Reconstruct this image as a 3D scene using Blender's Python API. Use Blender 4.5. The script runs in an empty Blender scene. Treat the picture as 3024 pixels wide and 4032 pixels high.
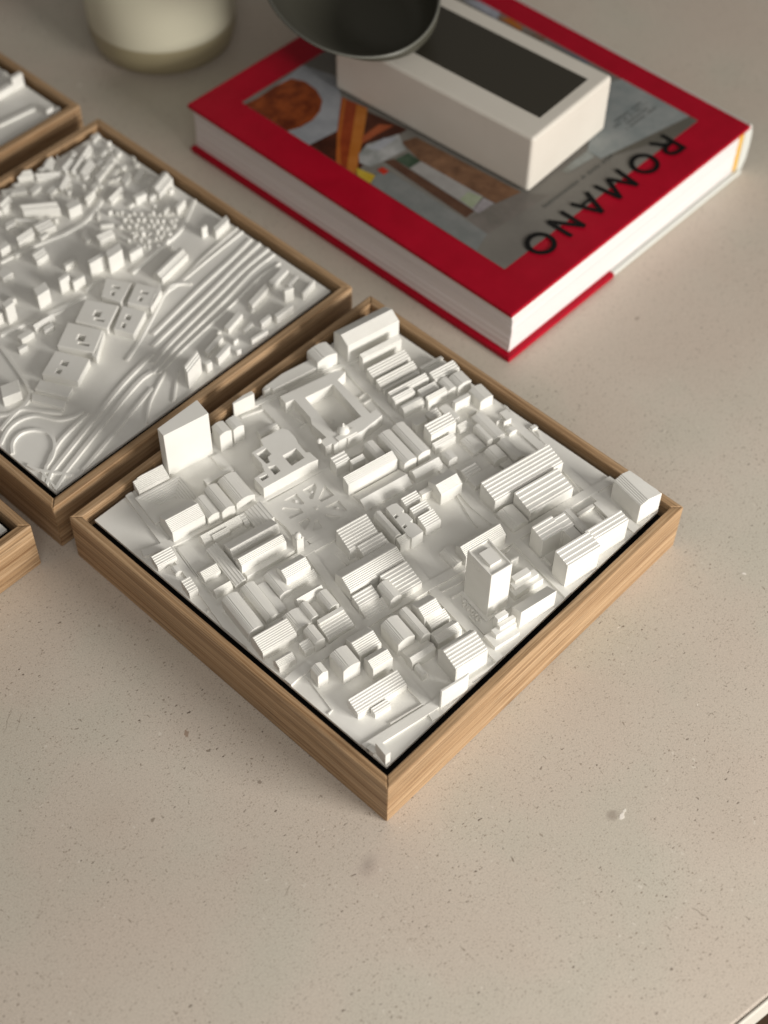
import bpy, bmesh, math, random
from mathutils import Vector, Matrix
from mathutils.geometry import tessellate_polygon
random.seed(7)
sc = bpy.context.scene
col = sc.collection
R = math.radians
MM = 0.001

MAJ, MIN, DCX, DCY = 74.5, 48.5, 319.0, 329.6
KEY = (11, 19, 1.3, .52, .38, 21.0, (1.0, .965, .91))
FILL = (-42, 50, .85, .7, .7, 2.3, (1.0, .97, .93))
WORLD = .15
FOCUS, FSTOP = .675, 6.2
PICT = {'plate': [[283.7, 355.6], [308.4, 360.3], [314.5, 337.3], [302.6, 320.9], [279.2, 301.5], [258.5, 304.0], [258.1, 321.2]], 'sauce': [[258.6, 356.1], [268.4, 355.0], [283.7, 355.6], [294.9, 354.3], [298.5, 346.5], [297.6, 336.2], [293.0, 326.7], [285.2, 320.8], [276.3, 318.1], [267.1, 318.7], [258.9, 321.4]], 'dark1': [[258.5, 304.0], [279.2, 301.5], [304.1, 301.3], [307.9, 273.9], [284.2, 275.2], [262.9, 269.0], [257.9, 267.7]], 'sticks': [[302.7, 320.8], [306.1, 303.3], [280.1, 283.2], [257.9, 267.7], [257.1, 283.4], [278.2, 300.5]], 'stick1': [[304.3, 310.1], [305.6, 302.8], [282.3, 284.7], [258.4, 268.2], [258.1, 274.9], [284.2, 294.3]], 'stick2': [[303.3, 320.1], [303.5, 317.9], [273.7, 293.7], [257.6, 279.2], [257.4, 283.1], [276.3, 298.6]], 'stick3': [[285.6, 287.9], [300.1, 288.5], [305.1, 281.8], [292.5, 283.2], [281.0, 283.5]], 'paper': [[273.2, 278.6], [282.4, 281.2], [301.5, 274.6], [294.0, 262.5], [281.4, 264.2], [269.8, 266.4], [268.2, 273.3]], 'paper2': [[280.1, 279.0], [293.0, 278.0], [299.6, 272.8], [283.4, 272.7]], 'yellow': [[264.0, 271.6], [266.5, 259.5], [257.0, 256.9], [256.6, 266.8]], 'cloth': [[267.8, 260.3], [274.5, 255.0], [273.7, 184.3], [257.0, 180.0], [257.4, 256.4]], 'wood': [[297.4, 268.9], [306.3, 265.9], [311.9, 193.1], [295.1, 197.1], [292.6, 249.6]], 'slat': [[278.4, 264.3], [283.7, 261.8], [282.6, 201.1], [275.5, 201.0]], 'strip': [[284.2, 250.2], [292.8, 249.8], [294.6, 205.9], [282.9, 202.3]], 'green': [[283.8, 260.9], [293.3, 259.5], [292.8, 249.7], [284.2, 250.2]], 'label': [[284.1, 213.1], [291.8, 214.1], [294.0, 205.4], [283.3, 204.0]], 'napkin': [[282.5, 201.9], [293.7, 204.7], [294.8, 197.7], [282.5, 198.4]], 'red': [[270.5, 262.0], [274.5, 261.5], [274.3, 256.6], [270.1, 256.5]], 'table': [[273.7, 184.3], [275.3, 200.9], [294.9, 196.9], [311.5, 192.7], [321.5, 180.3]], 'card': [[418.1, 220.8], [430.2, 215.0], [429.1, 166.0], [364.0, 179.1], [364.3, 189.1]], 'darkstrip': [[429.1, 166.0], [429.2, 160.6], [408.7, 160.6], [364.0, 179.1]], 'strokes': [[340.9, 188.8], [364.3, 189.1], [363.1, 182.8], [341.3, 184.8]], 'orangeR': [[424.5, 306.9], [430.4, 300.2], [427.5, 289.1], [423.5, 287.9]], 'brownR': [[425.3, 288.7], [428.3, 272.4], [425.4, 271.5]], 'blueR': [[427.6, 271.8], [428.2, 237.8], [425.6, 239.2]], 'greyR': [[423.1, 334.1], [430.7, 326.4], [430.3, 309.0], [421.9, 305.5]], 'c1': [[419.9, 193.5], [394.8, 193.5]], 'c2': [[421.8, 184.5], [393.1, 184.5]]}

CITY = {
 'a1': [[6.4, 10.4, 8.9, 17.5, 8.4, 'u', 'f', 0, 1, 0.5], [4.2, 17.0, 7.3, 20.9, 2, 'u', 'f', 0, 1, 0.5]],
 'a2': [[9.7, 34.5, 35.0, 41.9, 4.0, 'u', 'm', 2.2, 6, 0.5], [15.7, 30.6, 24.0, 33.9, 3.2, 'u', 'm', 1, 3, 0.5]],
 'a3': [[40.9, 18.6, 55.7, 19.8, 13.7, 'u', 'f', 0, 1, 0.5]],
 'a4': [[53.2, 25.0, 70.5, 37.3, 11.4, 'u', 'g', 3, 6, 0.75]],
 'a5': [[42.6, 33.9, 45.6, 39.9, 3.5, 'v', 'a', 1, 4, 0.5]],
 'a6': [[42.2, 40.6, 54.9, 44.9, 6.1, 'u', 'g', 1.5, 4, 0.5], [42.9, 45.6, 55.3, 51.4, 4.5, 'u', 'm', -1.2, 5, 0.5]],
 'a7': [[41.3, 49.6, 50.1, 62.5, 9.3, 'v', 'a', 2, 6, 0.5]],
 'a7b': [[51.9, 47.4, 56.8, 64.1, 8, 'v', 'a', 1.5, 5, 0.5]],
 'a8': [[58.7, 54.4, 68.2, 63.6, 9, 'u', 'g', 2.5, 6, 0.5]],
 'a9': [[59.9, 50.7, 70.1, 55.3, 5, 'u', 'm', 1.5, 5, 0.5]],
 'a10': [[57.4, 42.6, 70.6, 49.0, 5, 'u', 'g', 2, 6, 0.5]],
 'b1': [[14.4, 51.8, 23.1, 62.2, 10.0, 'v', 'a', 1.6, 6, 0.5]],
 'b2': [[25.3, 55.3, 36.6, 65.9, 8, 'u', 'g', 2.4, 7, 0.6]],
 'b3': [[25.6, 46.0, 35.9, 53.1, 9.0, 'u', 'g', 2.2, 6, 0.55]],
 'b4': [[4.8, 56.8, 10.1, 62.6, 8.4, 'v', 'g', 1, 4, 0.5]],
 'tower': [[84.8, 43.3, 96.2, 59.9, 31.4, 'u', 'f', 0, 1, 0.5]],
 'a12': [[77.2, 27.8, 91.0, 35.7, 2.9, 'u', 'f', 0, 1, 0.5], [80.2, 31.2, 91.6, 35.0, 5.5, 'u', 'f', 0, 1, 0.5], [83.2, 32.6, 92.1, 34.9, 7.5, 'u', 'f', 0, 1, 0.5], [83.8, 35.1, 89.7, 37.8, 10, 'u', 'f', 0, 1, 0.5]],
 'a13': [[93.4, 31.2, 113.3, 37.2, 12.0, 'u', 'm', -3, 8, 0.5]],
 'a14': [[103.6, 47.6, 112.7, 50.9, 8, 'u', 'f', 0, 1, 0.5], [101.9, 45.7, 115.8, 49.4, 6, 'u', 'f', 0, 1, 0.5], [100.7, 43.6, 117.0, 48.4, 4, 'u', 'f', 0, 1, 0.5]],
 'a14b': [[110.6, 58.8, 115.0, 64.9, 5, 'u', 'm', -3, 4, 0.5]],
 'a15': [[123.0, 36.3, 142.1, 45.2, 16.7, 'u', 'm', 1.5, 4, 0.5], [141.7, 41.1, 163.0, 47.0, 15, 'u', 'm', 1.2, 3, 0.5]],
 'a15c': [[124.9, 55.1, 136.5, 63.4, 12.8, 'u', 'm', 1.5, 4, 0.5], [136.0, 54.6, 142.8, 62.2, 12.5, 'u', 'm', 1, 3, 0.5], [136.8, 47.6, 142.0, 54.8, 12, 'u', 'f', 0, 1, 0.5]],
 'a15e': [[143.6, 49.5, 147.9, 64.1, 10, 'v', 'a', 1, 4, 0.5]],
 'a15f': [[163.8, 52.3, 167.1, 64.1, 2.5, 'v', 'f', 0, 1, 0.5], [153.5, 62.5, 163.4, 64.3, 2, 'v', 'f', 0, 1, 0.5]],
 'a16': [[173.6, 44.8, 187.0, 63.2, 13.0, 'v', 'g', 1.6, 5, 0.35]],
 'a17': [[123.5, 87.2, 163.9, 98.4, 9.2, 'u', 'm', 2.6, 6, 0.5], [133.2, 73.5, 158.8, 85.7, 8, 'u', 'm', 2.5, 5, 0.5]],
 'a17c': [[122.8, 73.0, 132.4, 84.9, 3.0, 'v', 'a', 1, 6, 0.5]],
 'a18': [[93.8, 70.3, 116.5, 78.1, 8, 'u', 'g', 3, 7, 0.6]],
 'a19': [[88.4, 72.2, 95.9, 82.6, 2.2, 'v', 'a', 1.6, 6, 0.5]],
 'a20': [[53.9, 103.7, 70.4, 114.6, 7, 'u', 'm', 4, 8, 0.5], [57.8, 95.6, 71.4, 103.9, 6, 'u', 'm', 2, 5, 0.5]],
 'a20c': [[41.3, 85.3, 71.1, 97.3, 7.5, 'u', 'g', 3, 8, 0.55]],
 'a20d': [[40.8, 77.5, 51.5, 83.8, 5, 'u', 'm', 1.5, 4, 0.5]],
 'a20e': [[41.0, 72.4, 53.5, 77.6, 1.6, 'u', 'm', 1.5, 4, 0.5]],
 'a20f': [[52.7, 70.9, 58.6, 81.0, 7.5, 'v', 'a', 1.5, 6, 0.5]],
 'a20g': [[56.3, 72.1, 70.9, 84.4, 5.5, 'u', 'm', 3, 7, 0.5]],
 'a21a': [[16.0, 103.2, 22.6, 116.7, 3.6, 'v', 'a', 1.6, 6, 0.5]],
 'a21b': [[21.7, 106.4, 34.7, 114.5, 8, 'u', 'g', 2.5, 6, 0.5]],
 'a21c': [[21.6, 103.8, 36.3, 107.0, 2.6, 'u', 'm', 1.5, 4, 0.5]],
 'a21d': [[20.2, 94.4, 33.6, 98.4, 4.5, 'u', 'g', 1.5, 5, 0.5]],
 'a21e': [[29.0, 84.1, 34.5, 94.0, 5, 'v', 'a', 1.2, 5, 0.5]],
 'a21f': [[21.2, 79.8, 34.1, 81.9, 6.5, 'u', 'f', 0, 1, 0.5]],
 'a21g': [[20.8, 72.3, 34.4, 80.7, 3.6, 'u', 'm', 1.5, 6, 0.5]],
 'a21h': [[19.5, 84.1, 23.9, 93.4, 5, 'v', 'a', 1, 6, 0.5]],
 'a21i': [[10.7, 83.4, 20.1, 93.3, 4, 'v', 'a', 0.8, 6, 0.5]],
 'a21j': [[13.5, 72.1, 18.9, 81.0, 6.3, 'v', 'a', 1.6, 5, 0.5]],
 'a21k': [[8.5, 72.5, 13.5, 77.0, 4.4, 'u', 'm', 1.3, 4, 0.5]],
 'a21l': [[-4.6, 72.2, 3.8, 77.0, 4.1, 'u', 'g', 1.6, 5, 0.6]],
 'a21m': [[-6.9, 81.5, 10.6, 91.0, 6.1, 'u', 'g', 1.8, 8, 0.8]],
 'a21n': [[-6.9, 92.8, 1.2, 114.4, 6.5, 'v', 'a', 1.5, 7, 0.5]],
 'a21o': [[4.3, 96.1, 11.5, 117.4, 2.7, 'v', 'a', 1.5, 6, 0.5]],
 'a21p': [[11.6, 97.1, 15.6, 114.9, 2.5, 'v', 'f', 0, 1, 0.5]],
 'a22a': [[-6.2, 130.3, 2.3, 136.0, 3.1, 'u', 'g', 1.8, 6, 0.6]],
 'a22b': [[-6.5, 120.2, 2.3, 123.4, 3.5, 'u', 'g', 1.5, 5, 0.6]],
 'a22c': [[-19.6, 148.0, -9.6, 153.5, 3.5, 'u', 'm', 2, 5, 0.5]],
 'a22d': [[-15.8, 127.0, -11.3, 133.9, 4.5, 'u', 'm', 1.5, 5, 0.5]],
 'a22e': [[-14.7, 141.2, -11.4, 145.1, 1.8, 'v', 'a', 0.5, 3, 0.5]],
 'a22f': [[-6.5, 137.5, 2.2, 153.8, 1.2, 'v', 'm', -0.8, 5, 0.5]],
 'a22g': [[3.2, 119.7, 8.8, 144.5, 2.7, 'v', 'm', 1, 4, 0.5]],
 'church': [[10.4, 121.1, 36.9, 137.2, 2.8, 'u', 'f', 0, 1, 0.5], [9.6, 124.0, 33.3, 129.5, 8, 'u', 'g', 2.2, 5, 0.55], [10.3, 133.2, 35.7, 140.5, 5.5, 'u', 'g', 1.5, 8, 0.2]],
 'a22i': [[4.5, 148.0, 25.2, 152.4, 3.0, 'u', 'g', 1.6, 6, 0.65], [9.0, 146.7, 17.5, 148.7, 3.5, 'u', 'm', 0.8, 3, 0.5]],
 'a22j': [[28.3, 141.2, 38.1, 153.0, 2.2, 'v', 'm', 0.8, 6, 0.5]],
 'a22k': [[25.4, 145.7, 27.9, 151.8, 2.5, 'u', 'm', 1, 4, 0.5]],
 'a23a': [[-5.9, 157.4, 11.3, 169.2, 7.6, 'u', 'g', 3.5, 9, 0.5]],
 'a23b': [[11.9, 155.9, 18.7, 168.6, 6.5, 'v', 'a', 1.5, 6, 0.5]],
 'a23c': [[18.4, 154.3, 25.3, 170.2, 8, 'v', 'a', 1.6, 6, 0.5]],
 'a23d': [[27.4, 156.6, 37.5, 173.2, 4.9, 'v', 'a', 2, 7, 0.5]],
 'a23e': [[23.2, 176.0, 38.0, 178.9, 3.5, 'u', 'f', 0, 1, 0.5]],
 'block': [[12.7, 192.5, 36.7, 202.5, 29.0, 'v', 'f', 0, 1, 0.5]],
 'a24b': [[-5.1, 189.5, 11.2, 196.3, 3.9, 'u', 'g', 3, 8, 0.85]],
 'a26': [[40.4, 190.8, 46.8, 198.2, 11.6, 'v', 'a', 1.2, 4, 0.5]],
 'a26b': [[48.1, 191.4, 54.0, 198.7, 10, 'v', 'a', 1, 4, 0.5]],
 'a27': [[57.0, 205.6, 68.9, 207.9, 10, 'u', 'f', 0, 1, 0.5]],
 'a28': [[76.2, 208.2, 81.4, 211.6, 4.1, 'v', 'a', 1, 3, 0.5], [80.0, 206.6, 108.2, 212.9, 5, 'u', 'f', 0, 1, 0.5]],
 'a29': [[105.8, 205.7, 117.5, 215.2, 8.5, 'v', 'a', 1.6, 5, 0.5]],
 'a30': [[122.4, 203.3, 153.6, 215.6, 12.5, 'u', 'g', 3, 7, 0.5]],
 'a31a': [[125.4, 194.8, 149.0, 198.2, 9, 'u', 'g', 1.2, 3, 0.8]],
 'a31b': [[124.1, 184.4, 147.1, 189.8, 5.5, 'u', 'm', 2, 4, 0.5]],
 'a31c': [[124.0, 178.2, 146.5, 182.0, 5, 'u', 'm', 1.5, 3, 0.5]],
 'a31d': [[124.7, 175.5, 146.1, 177.0, 4, 'u', 'f', 0, 1, 0.5]],
 'a31e': [[123.6, 168.2, 146.3, 171.4, 6, 'u', 'm', 1.2, 3, 0.5]],
 'a31f': [[123.1, 164.4, 135.1, 167.3, 6.5, 'u', 'm', 1, 3, 0.5]],
 'a31g': [[123.8, 157.9, 136.2, 162.7, 4.5, 'u', 'a', 1.6, 5, 0.5]],
 'a32a': [[147.6, 176.3, 163.4, 177.8, 4.5, 'u', 'f', 0, 1, 0.5]],
 'a32b': [[149.4, 172.2, 165.3, 176.3, 3, 'u', 'f', 0, 1, 0.5]],
 'a32c': [[147.7, 164.7, 162.7, 170.2, 6, 'u', 'm', 1.5, 4, 0.5]],
 'a32d': [[136.7, 161.0, 147.2, 165.0, 5, 'u', 'm', 1, 4, 0.5]],
 'a32e': [[136.5, 155.7, 148.3, 158.0, 6.5, 'u', 'm', 1.4, 3, 0.5]],
 'a32f': [[148.5, 155.8, 154.3, 164.0, 5.5, 'v', 'a', 1.2, 4, 0.5]],
 'a32g': [[153.9, 154.6, 162.0, 162.6, 6.5, 'v', 'a', 1.4, 4, 0.5]],
 'a33a': [[146.1, 146.8, 155.4, 148.9, 7.1, 'u', 'f', 0, 1, 0.5]],
 'a33b': [[157.1, 141.0, 164.8, 150.4, 6.1, 'v', 'a', 1, 4, 0.5]],
 'a33c': [[150.1, 140.6, 155.4, 142.2, 2, 'u', 'f', 0, 1, 0.5]],
 'a33d': [[139.8, 141.3, 144.9, 151.9, 3.5, 'v', 'f', 0, 1, 0.5]],
 'a33e': [[131.0, 147.1, 137.9, 151.0, 5, 'u', 'm', 0.8, 3, 0.5]],
 'a34': [[123.5, 136.0, 138.5, 141.9, 9, 'u', 'm', 2, 4, 0.5], [122.6, 131.3, 134.9, 134.1, 4.5, 'u', 'm', 1, 3, 0.5]],
 'a34b': [[139.6, 134.2, 145.4, 137.1, 3.2, 'u', 'm', 1.2, 4, 0.5]],
 'a34c': [[122.9, 147.2, 129.8, 150.5, 5.5, 'u', 'f', 0, 1, 0.5]],
 'a35': [[149.3, 120.5, 156.2, 137.9, 3, 'v', 'a', 1, 4, 0.5], [145.1, 120.1, 148.5, 131.4, 5, 'v', 'a', 0.8, 3, 0.5]],
 'a36': [[136.5, 119.7, 144.6, 130.1, 2, 'v', 'a', 0.8, 4, 0.5]],
 'a37': [[139.6, 107.6, 147.2, 116.2, 5, 'v', 'a', 1.5, 4, 0.5]],
 'a38': [[149.1, 104.1, 154.8, 117.8, 3.5, 'v', 'a', 1.5, 4, 0.5]],
 'a39': [[142.9, 104.5, 148.8, 109.0, 2, 'v', 'f', 0, 1, 0.5]],
 'a40': [[124.9, 103.1, 141.8, 118.1, 1.5, 'v', 'f', 0, 1, 0.5], [124.0, 109.1, 132.7, 113.7, 4, 'u', 'm', 0.8, 3, 0.5], [124.6, 102.9, 139.4, 109.0, 3.2, 'u', 'f', 0, 1, 0.5]],
 'a41': [[122.7, 120.8, 127.8, 126.4, 5.0, 'v', 'a', 1, 4, 0.5]],
 'a42': [[157.5, 128.4, 161.2, 128.9, 3.5, 'u', 'f', 0, 1, 0.5]],
 'a42b': [[159.6, 125.5, 164.0, 126.2, 4.6, 'u', 'f', 0, 1, 0.5]],
 'a42c': [[158.3, 119.7, 163.2, 122.6, 2, 'v', 'a', 0.8, 3, 0.5]],
 'a43': [[169.6, 115.9, 173.0, 118.0, 1.6, 'u', 'f', 0, 1, 0.5]],
 'a44': [[75.6, 121.9, 102.5, 133.0, 1.4, 'u', 'g', 3, 9, 0.42]],
 'a44b': [[74.1, 133.8, 102.1, 138.3, 8.5, 'u', 'm', 1.2, 6, 0.5]],
 'a44c': [[76.1, 146.5, 83.9, 151.6, 9, 'u', 'm', 0.8, 3, 0.5], [83.1, 143.3, 90.5, 145.6, 8, 'u', 'm', 0.6, 3, 0.5]],
 'a44e': [[94.4, 135.5, 99.8, 150.5, 7.5, 'v', 'a', 1.2, 4, 0.5], [103.3, 129.9, 110.5, 151.4, 7.5, 'v', 'a', 1.2, 4, 0.5], [111.4, 130.0, 118.5, 151.5, 7.5, 'v', 'a', 1.4, 4, 0.5]],
 'a44f': [[104.3, 122.0, 120.0, 127.6, 4.1, 'u', 'g', 1.8, 6, 0.6]],
 'a45': [[106.3, 105.3, 118.6, 115.4, 7.6, 'u', 'g', 2, 8, 0.45]],
 'a45b': [[100.2, 111.8, 107.1, 114.4, 5.2, 'u', 'f', 0, 1, 0.5]],
 'a46a': [[74.1, 97.7, 78.1, 113.8, 7.5, 'v', 'a', 1.6, 7, 0.5], [74.5, 93.6, 80.9, 96.9, 6.5, 'u', 'm', 1, 5, 0.5]],
 'a46c': [[90.0, 110.0, 98.7, 114.7, 6, 'u', 'm', 1.2, 4, 0.5], [89.9, 103.2, 99.0, 107.8, 6, 'u', 'm', 1.2, 4, 0.5], [89.9, 94.9, 98.6, 101.5, 5.5, 'u', 'm', 1.5, 6, 0.5]],
 'a48': [[59.7, 185.9, 70.0, 190.0, 3, 'u', 'a', 1, 4, 0.5]],
}
POLYS = [['civic', [[41.1, 162.9], [41.5, 155.3], [59.1, 155.7], [67.9, 155.7], [71.8, 155.1], [71.1, 161.4], [69.6, 162.2], [69.6, 168.8], [70.7, 173.2], [70.5, 178.7], [68.6, 181.1], [56.3, 181.1], [55.4, 177.1], [48.7, 176.6], [48.9, 168.5], [47.4, 163.7]], [[[50.1, 174.5], [55.7, 174.9], [55.7, 170.5], [53.3, 170.0], [52.6, 166.9], [50.7, 167.0]], [[59.5, 166.6], [67.1, 166.8], [67.2, 159.9], [59.6, 159.3]], [[50.2, 164.8], [53.6, 163.8], [53.6, 159.6], [50.3, 159.1]], [[43.4, 161.8], [47.4, 161.5], [47.2, 159.6], [43.5, 159.4]]], 8], ['palace', [[79.0, 198.9], [79.0, 193.7], [83.7, 193.4], [83.6, 179.4], [81.8, 175.4], [82.9, 164.7], [79.2, 164.4], [79.1, 159.8], [83.1, 159.9], [83.0, 158.3], [91.0, 159.9], [90.7, 158.0], [100.2, 158.2], [103.9, 159.0], [112.6, 160.6], [112.5, 165.5], [108.7, 165.2], [108.9, 178.2], [108.2, 191.6], [114.5, 194.0], [110.8, 197.2]], [[[88.7, 191.2], [104.5, 190.8], [103.9, 165.9], [97.9, 165.7], [92.9, 165.6], [87.6, 165.6], [88.5, 181.1]]], 7.5], ['notched', [[80.8, 113.6], [84.4, 113.8], [86.6, 113.0], [87.0, 107.9], [85.5, 107.3], [86.8, 105.5], [87.0, 101.2], [85.2, 100.8], [86.6, 98.5], [86.8, 92.9], [80.3, 92.7], [79.7, 95.0]], [[[80.8, 107.6], [82.6, 107.9], [82.8, 106.4], [80.9, 106.0]], [[80.7, 100.8], [82.5, 101.1], [82.6, 99.6], [80.8, 99.2]]], 8.3]]
STREETS = [[[[36.6, 190.6], [38.4, 159.3], [42.6, 135.2], [37.4, 73.1], [37.7, 24.1], [36.6, 15.5]], 3.2], [[[73.4, 204.6], [74.3, 153.1], [75.4, 121.0], [76.3, 108.6], [74.4, 73.3], [76.0, 28.8], [76.5, 16.2]], 3.2], [[[121.0, 217.1], [120.5, 202.8], [120.4, 157.2], [120.0, 125.8], [118.9, 95.1], [121.9, 71.5], [121.6, 54.0], [122.1, 29.9]], 3.2], [[[165.7, 133.8], [165.6, 119.9], [168.3, 70.6], [170.9, 39.4]], 3.2], [[[-8.6, 193.9], [-9.1, 173.4], [-9.3, 159.4], [-9.9, 118.1], [-11.2, 92.4], [-10.8, 74.9]], 2.6], [[[-20.7, 160.4], [-9.5, 158.0], [34.8, 155.8], [79.8, 155.0], [95.1, 153.8]], 3.0], [[[-12.0, 113.9], [40.0, 118.8], [56.7, 118.6], [81.7, 118.4]], 3.0], [[[-6.5, 65.7], [-0.0, 67.2], [38.8, 71.4], [74.0, 71.6], [95.0, 71.0], [120.7, 70.5], [162.9, 71.3], [182.5, 70.5]], 3.2], [[[-0.1, 22.4], [5.6, 21.3], [36.9, 21.2], [59.2, 22.2]], 3.2], [[[48.2, 208.4], [61.7, 206.9], [80.2, 206.0], [87.1, 205.2]], 2.4], [[[85.9, 210.1], [123.4, 202.6], [133.6, 201.8]], 2.4]]
LANES = [[[[-5.7, 65.8], [4.0, 65.7], [3.4, 44.4], [0.9, 43.8]], 0.8], [[[40.9, 116.2], [40.2, 101.5]], 0.7], [[[51.5, 110.8], [51.3, 102.1]], 1.2], [[[76.9, 69.7], [91.4, 69.7]], 0.7], [[[76.3, 66.1], [88.9, 65.3]], 0.7], [[[-13.4, 117.0], [-8.7, 116.8], [-9.8, 118.2]], 0.8], [[[-10.3, 114.3], [-9.7, 99.7]], 0.6], [[[-7.8, 194.5], [-7.9, 170.6], [-7.1, 153.0]], 1.2], [[[-5.6, 194.1], [-5.6, 168.9]], 0.5], [[[167.1, 90.4], [164.0, 71.9], [138.6, 72.6]], 0.8], [[[171.5, 114.1], [168.1, 106.4], [168.5, 70.8]], 0.6], [[[167.0, 114.3], [167.4, 105.5]], 0.8], [[[154.7, 66.1], [164.0, 65.0], [163.1, 53.4]], 0.9], [[[168.3, 131.3], [167.0, 119.0]], 0.6], [[[114.2, 74.1], [118.9, 68.2], [113.6, 66.1]], 0.7], [[[78.8, 60.9], [84.1, 60.7], [81.8, 54.8]], 0.8], [[[79.2, 48.7], [78.8, 37.2]], 0.6], [[[121.7, 54.1], [126.5, 54.4], [126.3, 48.8]], 0.7], [[[122.8, 54.4], [122.0, 34.0]], 0.6], [[[118.2, 198.2], [118.0, 182.1], [113.8, 181.4]], 0.7], [[[112.1, 177.0], [118.4, 177.5]], 0.9], [[[112.7, 178.5], [113.2, 160.0]], 0.6], [[[169.7, 140.9], [167.1, 119.8]], 0.7], [[[169.2, 118.3], [169.4, 105.2]], 0.6], [[[138.2, 131.8], [140.2, 112.9]], 0.6], [[[116.4, 108.1], [112.0, 85.0]], 0.9], [[[72.7, 152.0], [73.1, 120.7]], 0.6], [[[41.0, 151.4], [41.3, 129.6]], 0.6], [[[80.2, 191.8], [82.7, 182.3], [79.2, 182.3]], 0.8], [[[59.6, 203.7], [71.4, 202.1]], 0.9], [[[39.2, 123.8], [57.9, 124.0]], 0.6], [[[-6.5, 155.0], [-7.5, 134.9]], 0.6], [[[-6.2, 151.6], [-6.7, 123.2]], 0.5], [[[39.0, 39.9], [37.3, 24.5], [19.2, 24.8]], 0.7], [[[58.0, 21.8], [70.7, 22.2], [81.0, 22.5]], 1.2]]
PARK = {'outer': [[41.1, 152.4], [72.6, 153.0], [73.2, 120.2], [44.5, 119.9]], 'pits': [[[58.7, 149.1], [65.8, 149.2], [65.1, 146.6], [59.6, 141.9], [58.6, 142.6]], [[68.8, 145.6], [69.0, 138.0], [62.0, 138.2], [61.7, 140.3]], [[48.4, 149.1], [55.2, 149.1], [55.0, 142.1], [53.6, 142.2], [49.0, 147.4]], [[44.7, 145.4], [46.1, 145.6], [51.8, 140.5], [51.7, 137.8], [44.6, 138.2]], [[61.8, 134.8], [69.0, 134.6], [68.8, 127.4], [67.3, 127.5], [62.1, 133.2]], [[58.6, 130.7], [59.9, 130.7], [64.4, 126.1], [59.3, 125.4]], [[46.3, 134.5], [51.7, 134.3], [51.7, 132.1], [46.5, 129.1]], [[53.4, 131.2], [54.8, 130.7], [53.8, 125.5], [49.4, 126.5]]], 'domes': [[61.8, 146.1], [52.7, 145.9], [66.0, 131.5]]}
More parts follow.
